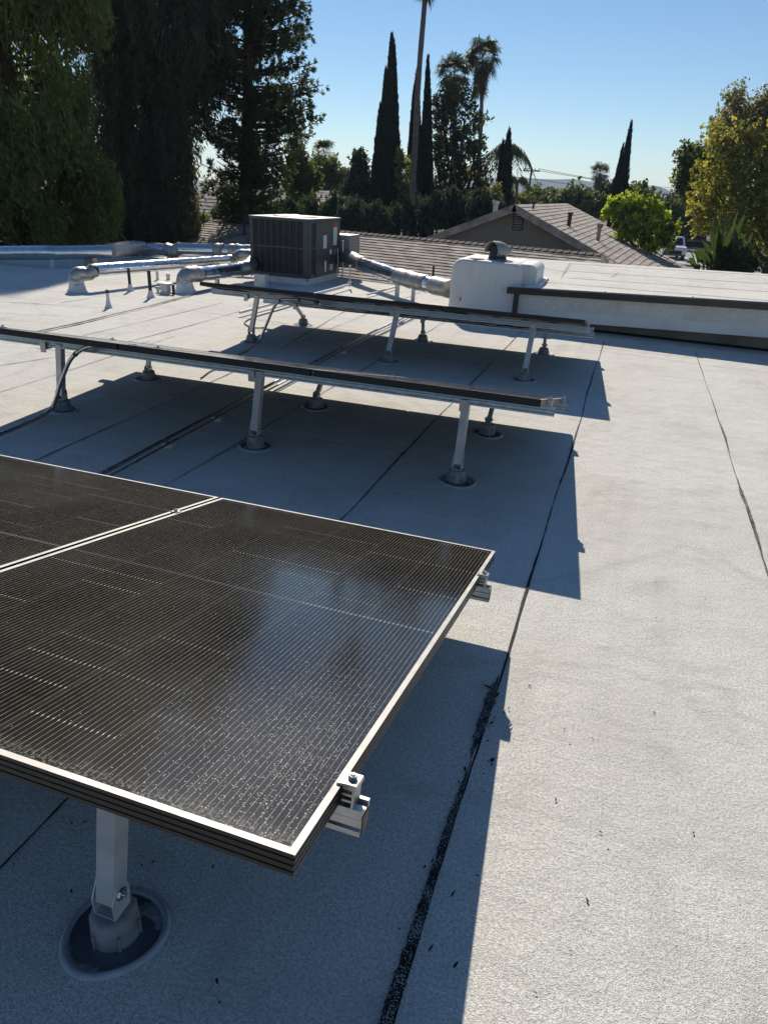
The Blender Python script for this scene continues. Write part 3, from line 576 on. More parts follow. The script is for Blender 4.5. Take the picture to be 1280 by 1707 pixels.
# ---------------------------------------------------------------- ducts
def duct(label,segs,r,supports=(),straps=(),flash=None):
    """segs: list of (points, kind)"""
    o=thing('insulated_duct',label,'duct',(segs[0][0][0][0],segs[0][0][0][1],0),'foil wrapped ducts on the roof')
    for pts,kind in segs:
        m=MB()
        if kind=='foil':
            P=[];pts=[np.array(p,float) for p in pts]
            for i in range(len(pts)-1):
                k=max(2,int(np.linalg.norm(pts[i+1]-pts[i])/.06)); P+=[pts[i]+(pts[i+1]-pts[i])*q/k for q in range(k)]
            P.append(pts[-1]); m.tube(P,[r*(1+.035*(i%3==0)+random.uniform(-.006,.006)) for i in range(len(P))],24,jit=.012); m.build('foil_section','foil',o)
        else:
            P=smoothpath(pts,6) if len(pts)>2 else [np.array(pts[0],float)+(np.array(pts[1])-np.array(pts[0]))*k/5. for k in range(6)]
            m.tube(P,[r*1.10*(1+.04*math.sin(i*1.7)+random.uniform(-.02,.02)) for i in range(len(P))],20,jit=.025); m.build('taped_joint','duct_wrap',o)
    for (x,y,z,mat,rr) in supports:
        m=MB(); m.obox((x-rr,y-rr*.6,.002),(2*rr,0,0),(0,1.2*rr,0),(0,0,z)); lg=m.build('duct_support',mat,o)
    if flash:
        m=MB(); m.lathe((flash[0],flash[1],0),[(r*1.7,.001),(r*1.35,.03),(r*1.12,.10),(r*1.1,.16)],24,wob=.03,cap=False); m.build('flashing_cone','coating_white',o)
    return o
# far-left duct
a0=PY(-220,424,9.6); a1=PY(85,421,9.75); a2=PY(182,419,10.6); a3=PY(236,416,12.2)
b1=PY(232,415,12.0); b2=PY(236,415,12.25); b3=PY(275,417,12.4); b4=PY(300,417,12.45); b5=PY(362,417,12.5); b6=PY(415,418,12.6); b7=PY(470,421,12.6)
s1=PZ(85,456); s2=PZ(232,433); 
duct('long foil duct along the far left edge of the roof, bending toward the air conditioner',[([a0,a1,a2],'foil'),([a2,PY(205,415,11.3),PY(225,413,12.0),PY(240,414,12.35)],'tape'),([PY(239,414,12.35),PY(282,417,12.4)],'foil'),([PY(278,416,12.4),PY(290,419,12.4),PY(302,414,12.4)],'tape'),([PY(300,415,12.4),b5],'foil'),([b5,PY(374,418,12.45)],'tape'),([PY(373,418,12.5),PY(386,418,12.5)],'foil'),([PY(385,418,12.5),PY(399,418,12.5)],'tape'),([PY(398,418,12.5),b7],'foil')],.115,
     [(a1[0]+.0,a1[1],a1[2]-.08,'coating_white',.022),(PY(232,420,12.25)[0],12.3,.22,'coating_white',.024),(PY(281,428,12.4)[0],12.4,.15,'coating_white',.02),(PY(143,420,10.2)[0],10.3,.14,'duct_wrap',.09)])
# elbow duct C
e0=PZ(130,486); zc=PY(150,450,e0[1]+.1)[2]
c0=np.array([e0[0],e0[1],0]); dC=PY(380,434,10.9)
start=PY(158,450,e0[1]+.22)
duct('slim foil duct with a grey elbow rising from the roof at left',[([c0+[0,0,.08],c0+[-.005,.0,.16],c0+[.02,.03,.225],(c0*.4+start*.6)+[0,0,.06],start],'tape'),([start,dC],'foil'),([dC,PY(388,433,11.0),PY(402,425,11.1),PY(425,426,11.15)],'tape')],.082,
     [(PY(262,452,9.6)[0],9.6,.20,'galv',.018)],flash=(c0[0],c0[1]))
# duct D
e1=PZ(309,486); c0=np.array([e1[0],e1[1],0]); st=PY(333,457,e1[1]+.25)
dm=PY(400,449,10.15)
duct('stubby foil duct with a grey elbow, running into the lower side of the air conditioner',[([c0+[0,0,.05],c0+[0,0,.15],c0+[.04,.04,.225],st],'tape'),([st,dm],'foil'),([dm-(dm-st)*.03,dm+[.08,.1,.03],PY(420,438,10.55)],'tape')],.10,[(PY(362,462,9.6)[0],9.6,.15,'duct_wrap',.03)],flash=(c0[0],c0[1]))
# duct E to the white housing
p0=PY(566,424,11.9); p1=PY(605,441,11.2); p2=PY(664,461,10.3); p3=PY(712,473,9.75); p4=PY(722,476,9.65); p5=PY(752,482,9.3)
duct('sloping foil duct from the air conditioner down to the white housing',[([p0,PY(582,430,11.7),p1],'tape'),([p1,p2],'foil'),([p2-(p2-p1)*.02,PY(690,468,9.98),p3],'tape'),([p3,p4],'foil'),([p4,p5],'tape')],.105,
     [(PY(664,480,10.25)[0],10.2,.25,'galv',.03),(PY(691,480,9.95)[0],9.9,.22,'galv',.025)])
# pipes and stubs on the left
def stub(label,x,y,h,r,mat,tip=None,cone=False):
    p=PZ(x,y); o=thing('vent_pipe',label,'vent pipe',(p[0],p[1],0),'vent pipes and stubs on the roof'); m=MB(); m.tube([(p[0],p[1],.001),(p[0],p[1],h)],r,12); m.build('pipe',mat,o)
    if tip: m=MB(); m.tube([(p[0],p[1],h-.002),(p[0],p[1],h+.035)],r*1.05,12); m.build('pipe_cap',tip,o)
    if cone: m=MB(); m.lathe((p[0],p[1],0),[(r*2.7,.001),(r*2.0,.02),(r*1.4,.06),(r*1.15,.09)],20,wob=.05,cap=False); m.build('flashing_cone','coating_white',o)
stub('white stub pipe with a black top, nearest of the pipes at left',182,513,.17,.019,'coating_white','black_pipe',True)
stub('black pipe in a white cone under the slim duct, left one of the two',218,485,.30,.020,'black_pipe',None,True)
stub('black pipe in a white cone under the slim duct, right one of the two',252,496,.34,.022,'black_pipe',None,True)
stub('short bare black stub pipe left of the stubby duct elbow',290,491,.13,.02,'black_pipe')
stub('low white stub pipe behind the slim duct',281,466,.09,.03,'coating_white')
stub('rusty black vent pipe at the roof edge beside the white housing',721,468,.26,.02,'black_pipe')
j=thing('junction_box','blue grey metal box on feet beside the black pipes at left','junction box',tuple(PZ(274,490))); q=PZ(274,490)
m=MB(); m.obox(q+[-.05,0,.02],(.10,0,0),(0,.09,0),(0,0,.10)); m.build('box_body','galv',j); m=MB(); m.obox(q+[-.09,-.01,.12],(.18,0,0),(0,.11,0),(0,0,.02)); m.build('box_lid','galv',j); m=MB(); m.tube([q+[-.16,.05,.06],q+[-.05,.05,.06]],.022,10); m.tube([q+[-.13,.05,.0],q+[-.13,.05,.06]],.02,8); m.obox(q+[-.07,0,.002],(.14,0,0),(0,.1,0),(0,0,.02)); m.build('box_fitting','galv',j)

# ---------------------------------------------------------------- white housing
TX0,TX1,TY0=PY(747,510,8.83)[0],PY(862,520,8.83)[0],8.83
zt_=PY(800,433,8.83)[2]+.0
t=NT('brushed_coating'); c=t.coord(); mp=t.n('ShaderNodeMapping'); t.lk(c,mp.inputs[0]); mp.inputs['Scale'].default_value=(6,6,.8); st=t.noise(3,5,mp.outputs[0],.7); n=t.noise(5,5,c,.6); n2=t.noise(45,3,c)
base=t.mix(t.math('MULTIPLY',t.maprange(st,.5,.75),.35),[.64,.635,.62],[.42,.39,.33]); base=t.mix(t.math('MULTIPLY',t.maprange(n,.6,.75),.4),base,[.5,.47,.42]); t.P(base=base,rough=.62); t.bump(t.math('ADD',t.math('MULTIPLY',n,3.),n2),.8,.007); M['brushed_coating']=t.m
hs=thing('duct_housing','white coated boxy housing with rounded shoulders at the end of the raised roof','housing',((TX0+TX1)/2,TY0+.4,0))
prof=[(TX0-.0,-.0)]; rr=.13; prof=[(TX0-.012,0),(TX0+.002,zt_-rr)]+[(TX0+.002+rr-rr*math.cos(a),zt_-rr+rr*math.sin(a)) for a in np.linspace(.2,PI/2,7)]+[(TX1-.10+.10*math.sin(a),zt_-.012-.10+.10*math.cos(a)) for a in np.linspace(0.05,PI/2,7)]+[(TX1+.0,0)]
DY=.86; m=MB(); rings=[]; n=len(prof); ctr=np.array([(TX0+TX1)/2,zt_*.5])
ys=[(0,.045),(.004,.022),(.02,.008),(.045,0),(DY-.045,0),(DY,.05)]
for (dy,ins) in ys:
    for (x,z) in prof:
        k=np.array([x,z])-ctr; L=np.hypot(*k); q=ctr+k*(1-ins/L); rings.append((q[0],TY0+dy,max(0,q[1]) if z>0 else .001))
F=[(j*n+i,j*n+(i+1),(j+1)*n+(i+1),(j+1)*n+i) for j in range(len(ys)-1) for i in range(n-1)]
m.add(rings,F,0,True); m.add(rings[:n],[tuple(range(n))[::-1]]); m.add(rings[-n:],[tuple(range(n))]); m.build('housing_shell','brushed_coating',hs)
# right shoulder lying over the raised roof
m=MB(); q0=PZ(889,462,.5); x2=q0[0]
m.prism([(TX1-.05,TY0+.10,.40),(TX1+.16,TY0+.10,.40),(TX1+.16,TY0+.10,zt_-.10)]+[(TX1+.16-.09+.09*math.cos(a),TY0+.10,zt_-.10+.08*math.sin(a)) for a in np.linspace(.2,PI/2,6)]+[(TX1-.05,TY0+.10,zt_-.022)],(0,DY-.16,0)); m.build('housing_shoulder','brushed_coating',hs)
m=MB(); m.obox((TX1+.06,TY0-.0,zt-.0),(.16,0,.0),(0,DY+.05,.02),(0,0,.035)); m.build('housing_flashing','coating_white',hs)
m=MB(); m.obox((TX0+.14,TY0-.0015,.22),(.012,0,0),(0,.003,0),(0,0,.05)); m.build('caulk_crack','bitumen',hs)
m=MB()
for cxx,cyy in ((TX0+.28,TY0+.12),(TX0+.62,TY0+.14)): m.add([(cxx+.10*math.cos(a)*random.uniform(.8,1.2),cyy+.09*math.sin(a),zt_+.004) for a in np.linspace(0,2*PI,12)[:-1]],[tuple(range(11))])
simple('tan_patch',(.38,.33,.25),.9); m.build('sealant_patch','tan_patch',hs)
vc=PY(828,436,TY0+.33); vx,vy=vc[0],TY0+.33; vt=thing('exhaust_vent_cap','grey gooseneck vent hood on top of the white housing','vent hood',(vx,vy,zt_))
simple('vent_dark',(.035,.035,.036),.5,.3); simple('vent_hood',(.30,.295,.27),.55,.3)
m=MB(); m.lathe((vx,vy,zt_),[(.12,-.01),(.112,.01),(.096,.09),(.09,.15)],24); m.build('vent_collar','vent_dark',vt)
d=np.array([-.50,-.86,0]); d/=np.linalg.norm(d); side=np.array([-d[1],d[0],0]); m=MB(); V=[]; c=np.array([vx,vy,zt_+.095]); NS=16; NL=9
if side[0]<0: side=-side
for lay,(ra,th_) in enumerate(((.112,0),(.100,0))):
    for i in range(NL):
        f=i/(NL-1); o_=c+d*(.125-.25*f); k_=1-.55*max(0,f-.45)**1.6*2
        for j in range(NS):
            an=-.55+(PI+.75)*j/(NS-1); V.append(o_+side*math.cos(an)*ra*(k_ if math.cos(an)<0 else 1)+np.array([0,0,1.])*(math.sin(an)*ra*k_))
n0=NS*NL; F=[(i*NS+j,i*NS+j+1,(i+1)*NS+j+1,(i+1)*NS+j) for i in range(NL-1) for j in range(NS-1)]; F2=[tuple(n0+q for q in f[::-1]) for f in F]
rim=[(j,n0+j,n0+j+1,j+1) for j in range(NS-1)]+[((NL-1)*NS+j,(NL-1)*NS+j+1,n0+(NL-1)*NS+j+1,n0+(NL-1)*NS+j) for j in range(NS-1)]+[(i*NS,(i+1)*NS,n0+(i+1)*NS,n0+i*NS) for i in range(NL-1)]+[(i*NS+NS-1,n0+i*NS+NS-1,n0+(i+1)*NS+NS-1,(i+1)*NS+NS-1) for i in range(NL-1)]
m.add(V,F+F2+rim,0,True); m.add([V[(NL-1)*NS+j] for j in range(NS)],[tuple(range(NS))]); m.build('vent_hood_shell','vent_hood',vt)

# dry leaves
lm=None
leafspots=[(1034+606-1280+640,1387),(893,1655),(882,1143),(1090,1188),(987,1230),(1155,1388),(926,1333),(978,1500),(950,1585),(355,1455-10),(24,1440),(120,1372),(142,1370),(256,1437),(120,1486),(362,1636),(237,1442),(505,560),(372,667),(398,770),(350,700),(345,770),(560,775),(940,1215),(1015,640),(1100,605),(1180,640),(905,610)]
for k,(x,y) in enumerate(leafspots):
    p=PZ(x,y,.004); s_=random.uniform(.35,.75)
    if lm is None:
        m=MB(); m.add([(-.009,0,0),(-.003,.003,.002),(.004,.0035,.003),(.010,0,.001),(.005,-.003,.0025),(-.004,-.003,.001)],[(0,5,4,3,2,1)]); lm=m.build('dry_leaf','dead_leaf'); o=lm
    else: o=lm.copy(); COL.objects.link(o)
    where=('in the open sunlit roof at lower right','in the sun') if x>860 and y>1000 else (('in the blue shade under the nearest array, around its post','under the nearest array') if y>1250 else (('in the shade between the nearest and middle arrays','behind the nearest array') if y>650 and x<600 else ('in the far half of the roof beyond the middle array','beyond the middle array')))
    tag(o,'tiny dry dark leaf fragment '+where[0],'leaf','dry leaf fragments '+where[1])
    o.location=Vector(p); o.rotation_euler=(0,0,random.uniform(0,6)); o.scale=(s_,s_,s_)

# ================================================================== NEIGHBOUR HOUSES
def uvquad(name,quads,mat,parent,exp=None):
    """quads: list of 4 pts (eaveL,eaveR,topR,topL); uv in metres along the eave and up the slope"""
    V=[];F=[];UV=[]
    for q in quads:
        q=[np.array(p,float) for p in q]; e=q[1]-q[0]; e/=np.linalg.norm(e); nrm=np.cross(e,q[-1]-q[0]); nrm/=np.linalg.norm(nrm); upv=np.cross(nrm,e); b=len(V)
        V+=q; F.append(tuple(range(b,b+len(q)))); UV+=[((p-q[0])@e,(p-q[0])@upv) for p in q]
    return link_mesh(name,V,F,mat,parent,parent['_o'],uv=UV)
h1=thing('neighbour_house','brown shingled house behind the roof edge with a front facing gable','house',(-8,25,GZ))
rz=-.05; RL=PZ(357,368,rz); RR=PZ(1003,426,rz); dr=(RR-RL)/np.linalg.norm(RR-RL); fw=np.array([dr[1],-dr[0],0])  # toward us
def slope_pts(depth,drop,off): return
dep=9.0; pit=.36
EL=RL+fw*dep-dr*6.0+[0,0,-dep*pit]; ER=RR+fw*dep+dr*4.6+[0,0,-dep*pit]
EL2=RL-fw*4-dr*3+[0,0,-4*pit]; ER2=RR-fw*4.+dr*2.+[0,0,-4*pit]
# course strips so that every row casts its own shade line
def shingle_slope(eL,eR,tR,tL,parent,exp=.2,name='roof_slope',th=.022):
    eL,eR,tR,tL=[np.array(p,float) for p in (eL,eR,tR,tL)]
    e=(eR-eL)/np.linalg.norm(eR-eL); nrm=np.cross(e,tL-eL); nrm/=np.linalg.norm(nrm)
    if nrm[2]<0: nrm=-nrm
    upv=np.cross(nrm,e); H=(tL-eL)@upv; n=max(2,int(H/exp)); V=[];F=[];UV=[]
    for i in range(n):
        f0,f1=i/n,(i+1)/n
        a=eL+(tL-eL)*f0; b=eR+(tR-eR)*f0; c=eR+(tR-eR)*f1; d=eL+(tL-eL)*f1; k=len(V)
        jl=random.uniform(-.012,.012)
        pts=[a+nrm*th,b+nrm*th,c,d,a,b]; V+=pts
        F+=[(k,k+1,k+2,k+3),(k+4,k+5,k+1,k)]
        def uvp(p): return ((p-eL)@e+i*.13,(p-eL)@upv)
        for fc in F[-2:]: UV+=[uvp(V[j]) for j in fc]
    return link_mesh(name,V,F,'shingle',parent,parent['_o'],uv=UV)
shingle_slope(EL,ER,RR,RL,h1)
shingle_slope(ER2,EL2,RL,RR,h1)
shingle_slope(ER+[0,0,0],ER2,RR+(0,0,0),RR+[.01,.01,0],h1); shingle_slope(EL2,EL,RL,RL+[-.01,0,0],h1)
m=MB()
Lr=np.linalg.norm(RR-RL); n=int(Lr/.24)
for i in range(n):      # overlapping ridge caps
    p=RL+dr*(i*.24); up_=.03+.025*(1 if i%1==0 else 0); u3=np.array([0,0,1.])
    a=[p-fw*.13+u3*-.02,p+u3*.045,p+fw*.13+u3*-.02]; b=[q+dr*.25+u3*.028 for q in a]; m.add(a+b,[(0,1,4,3),(1,2,5,4),(2,1,0),(3,4,5)])
hd=(ER-RR); hl=np.linalg.norm(hd); hd/=hl; pr=np.array([-hd[1],hd[0],0]); pr/=np.linalg.norm(pr)
for i in range(int(hl/.24)):
    p=RR+hd*(i*.24); u3=np.array([0,0,1.]); a=[p-pr*.13+u3*-.02,p+u3*.07,p+pr*.13+u3*-.02]; b=[q+hd*.25-u3*.0+u3*-.02 for q in a]; m.add(a+b,[(0,1,4,3),(1,2,5,4),(2,1,0),(3,4,5)])
simple('ridge_cap',(.17,.14,.12),.95); m.build('ridge_caps','ridge_cap',h1)
m=MB(); q=[EL,ER,ER2,EL2]; c=sum(q)/4; q=[c+(p-c)*.93 for p in q]; m.prism([(p[0],p[1],GZ) for p in q],(0,0,EL[2]-GZ+.12)); m.build('house_wall','stucco_tan',h1)
# gable wing behind
GY=29.; ap=PY(858,341,GY); gl=PY(716,398,GY); gr=PY(984,409,GY)
gl[2]=gr[2]=(gl[2]+gr[2])/2+0.
hw_=max(ap[0]-gl[0],gr[0]-ap[0]); el_z=gl[2]; 
e1=np.array([gl[0],GY,gl[2]]); e2=np.array([gr[0],GY,gr[2]]); ext=3.
slL=(e1-ap)/np.linalg.norm(e1-ap); slR=(e2-ap)/np.linalg.norm(e2-ap)
RE=PY(945,339,41.); RE[2]=ap[2]+.02; RE=PZ(945,339,ap[2]+.02)
rdir=(RE-ap)
HR=PZ(1148,447,-1.6)     # far right low corner of the hip
# right slope: eave from e2' to HRlow
eR0=ap+slR*(np.linalg.norm(e2-ap)*1.9)
eR1=HR
shingle_slope(eR0,HR,RE,ap,h1,.24)
eL0=ap+slL*(np.linalg.norm(e1-ap)*1.5); eLb=eL0+rdir*1.3
shingle_slope(eLb,eL0,ap,RE,h1,.24)
# hip end
shingle_slope(HR,eLb,RE+[-.05,.0,0],RE,h1,.24)
m=MB(); y_=.45
wl=ap+slL*4.2; wr=ap+slR*4.2
m.prism([(wl[0],GY+.6,wl[2]-.1),(wr[0],GY+.6,wr[2]-.1),(ap[0],GY+.6,ap[2]-.14)],(0,.2,0)); m.prism([(wl[0]+.2,GY+.62,GZ),(wr[0]-.2,GY+.62,GZ),(wr[0]-.2,GY+.62,wr[2]+.1),(wl[0]+.2,GY+.62,wl[2]+.1)],(0,.15,0)); gw=m.build('gable_wall','stucco_gable',h1) if 'stucco_gable' in M else (simple('stucco_gable',(.25,.215,.18),.95,0,.08,1.),m.build('gable_wall','stucco_gable',h1))[1]
m=MB()
for sl_ in (slL,slR):
    pn=np.array([-sl_[2],0,sl_[0]]); 
    if pn[2]>0: pn=-pn
    m.prism([ap+[0,-.03,.02],ap+sl_*5.5+[0,-.03,.02],ap+sl_*5.5+pn*.24+[0,-.03,.02],ap+pn*.27+[0,-.03,.02]],(0,.06,0))
simple('barge',(.30,.26,.22),.9,0,.4,2.5,.5,20); m.build('bargeboard','barge',h1)
m=MB(); vL,vR,vt_,vb=PY(853,360,GY)[0],PY(868,360,GY)[0],PY(860,356,GY+.55)[2],PY(860,382,GY+.55)[2]
fr=MB(); fr.bx(vL-.04,vR+.04,GY+.575,GY+.598,vb-.04,vt_+.04); fr_=fr.build('gable_vent','coil',h1)
for k in range(6):
    z=vb+(vt_-vb)*k/6; m.obox((vL,GY+.54,z),(vR-vL,0,0),(0,.04,.03),(0,0,.03))
m.build('louvre','barge',fr_,h1['_o'])
def onslope(px,py):  # hit the right slope plane
    a,b,c_=ap,RE,eR0; n_=np.cross(b-a,c_-a); d=ray(px,py); o_=np.array([0,0,EYE]); return o_+d*(((a-o_)@n_)/(d@n_))
for (x,y,h,r_,mt) in ((947,379,.5,.09,'vent_dark'),(995,405,.62,.085,'barge'),(1013,384,.4,.03,'black_pipe'),(989,361,.3,.05,'black_pipe'),(888,349,.3,.04,'black_pipe'),(1092,421,.3,.05,'black_pipe'),(1107,428,.35,.06,'black_pipe')):
    p=onslope(x,y); m=MB(); m.tube([p-[0,0,.1],p+[0,0,h]],r_,10)
    if x==995: m.tube([p+[0,0,h],p+[0,0,h+.16]],r_*1.5,12)
    if x==947: m.tube([p+[0,0,h],p+[.0,0,h+.1]],r_*1.3,12)
    m.build('roof_vent',mt,h1)
pfront=lambda px,py:(lambda n_:np.array([0,0,EYE])+ray(px,py)*(((RL-np.array([0,0,EYE]))@n_)/(ray(px,py)@n_)))(np.cross(RR-RL,EL-RL))
for (x,y,h) in ((408,392,.7),): 
    p=pfront(x,y); m=MB(); m.tube([p-[0,0,.1],p+[0,0,h]],.05,10); m.build('roof_vent','black_pipe',h1)
m=MB(); p=PY(827,335,33); m.tube([p-[0,0,.55],p-[0,0,.12]],.11,12); m.tube([p-[0,0,.12],p+[0,0,.0]],.15,12); m.build('chimney_flue','galv',h1)

def hip_house(label,px,py_ridge,Y,wpx,wall,ridge_len=.5,roofc=None,h=1.7,wdt=None):
    c=PY(px,py_ridge,Y); mp_=MPP(px,py_ridge,Y); W_=wpx*mp_; o=thing('distant_house',label,'house',(c[0],Y,GZ),'houses behind the trees')
    z=c[2]; ez=z-h; D=W_*.42
    a=np.array([c[0]-W_/2,Y-D,ez]); b=np.array([c[0]+W_/2,Y-D,ez]); r0=np.array([c[0]-W_*ridge_len/2,Y,z]); r1=np.array([c[0]+W_*ridge_len/2,Y,z]); a2=a+[0,2*D,0]; b2=b+[0,2*D,0]
    shingle_slope(a,b,r1,r0,o,.35); shingle_slope(b2,a2,r0,r1,o,.35); shingle_slope(b,b2,r1,r1+[0,.01,0],o,.35); shingle_slope(a2,a,r0,r0+[0,.01,0],o,.35)
    m=MB(); m.bx(a[0]+.4,b[0]-.4,a[1]+.4,a2[1]-.4,GZ,ez+.05); wl=m.build('house_wall',wall,o)
    m=MB(); m.bx(a[0]-.02,b[0]+.02,a[1]-.05,a[1]+.0,ez-.14,ez+.03); m.build('fascia_board','barge',o)
    m=MB(); 
    for f in (.3,.7): x=a[0]+W_*f; m.bx(x-.6,x+.6,a[1]+.36,a[1]+.397,ez-1.5,ez-.4)
    m.build('window','car_glass',o)
    return o
hip_house('pale tan roofed house glimpsed left of the big evergreen trunk',338,325,42,190,'stucco_tan')
hip_house('tan roofed house glimpsed between the evergreen and the dark conifers',545,318,50,230,'stucco_tan')
h4=hip_house('low grey house across the street behind the parked vehicles',1150,370,100,120,'grey_paint',h=1.9)
# garage door opening of the grey house
m=MB(); c=PY(1140,400,100); m.bx(c[0]-2.2,c[0]+2.2,100-MPP(1150,370,100)*120*.42+.3,100-MPP(1150,370,100)*120*.42+.38,GZ,GZ+2.2); m.build('garage_door','coil',h4)
hip_house('pale house with a light wall at the right end of the street',1290,395,95,110,'stucco_white',h=1.2)

# ================================================================== FOLIAGE
def leaves(name,C,N,D,L,W_,mat,parent,fold=.0):
    """C centres, D unit directions, N leaf normals-ish; diamond leaves"""
    n=len(C); D=D/np.linalg.norm(D,axis=1,keepdims=True); S_=np.cross(D,N); S_/=np.linalg.norm(S_,axis=1,keepdims=True)+1e-9
    L=np.asarray(L).reshape(-1,1); W_=np.asarray(W_).reshape(-1,1)
    V=np.stack([C-D*L*.5,C-D*L*.05+S_*W_*.5,C+D*L*.5,C-D*L*.05-S_*W_*.5],1).reshape(-1,3)
    F=np.arange(4*n).reshape(n,4)
    return link_mesh(name,V,F,mat,parent,parent['_o'])
def rnd(n): v=rng.normal(size=(n,3)); return v/np.linalg.norm(v,axis=1,keepdims=True)
def limbs(m,base,tips,r0,curve=.25,n=7,minr=.02):
    for tp in tips:
        base_=np.array(base,float); tp=np.array(tp,float); mid=(base_+tp)/2+np.array([0,0,abs(tp-base_)[0]*-.1])+rng.normal(size=3)*np.linalg.norm(tp-base_)*.08
        P=smoothpath([base_,mid,tp],5); m.tube(P,list(np.linspace(r0,minr,len(P))),6)
def blob_points(blobs,n,shell=.55):
    """points through ellipsoid clumps, density biased to the outside"""
    r=np.array([b[3]*b[4]*b[5] for b in blobs])**(1/3.)**1; wts=np.array([(b[3]*b[5])for b in blobs]); wts=wts/wts.sum(); idx=rng.choice(len(blobs),n,p=wts); B=np.array(blobs)[idx]
    d=rnd(n); rad=(shell+(1-shell)*rng.random(n)**.7)[:,None]*(1+.12*rng.normal(size=(n,1)))
    return B[:,:3]+d*rad*B[:,3:6], d, idx
def clumpify(C,nclump,k,spread,DIRS=None):
    """sub-clusters: choose clump centres from C, scatter k leaves round each"""
    ii=rng.choice(len(C),nclump); sel=C[ii]; dd=DIRS[ii]*.8+np.array([0,0,.45])+rng.normal(size=(nclump,3))*.35; ln=spread*rng.uniform(.6,2.6,(nclump,1))
    t=rng.random((nclump*k,1)); return np.repeat(sel,k,0)+np.repeat(dd*ln,k,0)*(t-.2)+rng.normal(size=(nclump*k,3))*spread*.62*(1.15-t)
def tree(name,label,cat,px_blobs,Y,mat,nclump=900,k=9,leaf=(.22,.10),spread=.22,trunk=None,group=None,down=0.,upb=0.,core=True,dep=1.,limbn=6,trunk_r=.25,bark='bark',shell=.45,mat2=None,frac2=.0):
    """px_blobs: (x,y,rx,ry) in photo pixels, set at distance Y"""
    blobs=[]
    for b in px_blobs:
        x,y,rx,ry=b[:4]; yy=Y+(b[4] if len(b)>4 else rng.uniform(-1,1)*rx*MPP(x,y,Y)*.5); c=PY(x,y,yy); mp=MPP(x,y,yy); blobs.append((c[0],c[1],c[2],rx*mp,rx*mp*dep,ry*mp))
    bx=np.array(blobs); cx_=np.average(bx[:,0],weights=bx[:,3]); base=np.array([cx_ if trunk is None else PY(trunk,400,Y)[0],Y,GZ]); top=bx[:,2].max()
    o=thing(name,label,cat,base,group)
    m=MB(); hc=bx[:,2].min(); P=smoothpath([base,base+[.05,0,(top-GZ)*.35],base+[-.05,.05,(top-GZ)*.65],[base[0],base[1],GZ+(top-GZ)*.88]],5)
    m.tube(P,list(np.linspace(trunk_r,trunk_r*.15,len(P))),10)
    for bb in bx[rng.permutation(len(bx))[:limbn*3]]:
        f=rng.uniform(.25,.6); s0=base+[0,0,(min(bb[2],top)-GZ)*f]; limbs(m,s0,[bb[:3]],trunk_r*.4)
    m.build('trunk',bark,o)
    P0,d,idx=blob_points(blobs,nclump*2,shell); C=clumpify(P0,nclump,k,spread,d); n=len(C)
    D=rnd(n); D[:,2]+=upb-down; N=rnd(n); s=rng.uniform(.6,1.35,n)
    if mat2 and frac2>0:
        sel=rng.random(nclump)<frac2; sel=np.repeat(sel,k)
        cr=leaves('crown',C[~sel],N[~sel],D[~sel],leaf[0]*s[~sel],leaf[1]*s[~sel],mat,o); leaves('crown',C[sel],N[sel],D[sel],leaf[0]*s[sel],leaf[1]*s[sel],mat2,o)
    else: leaves('crown',C,N,D,leaf[0]*s,leaf[1]*s,mat,o)
    return o
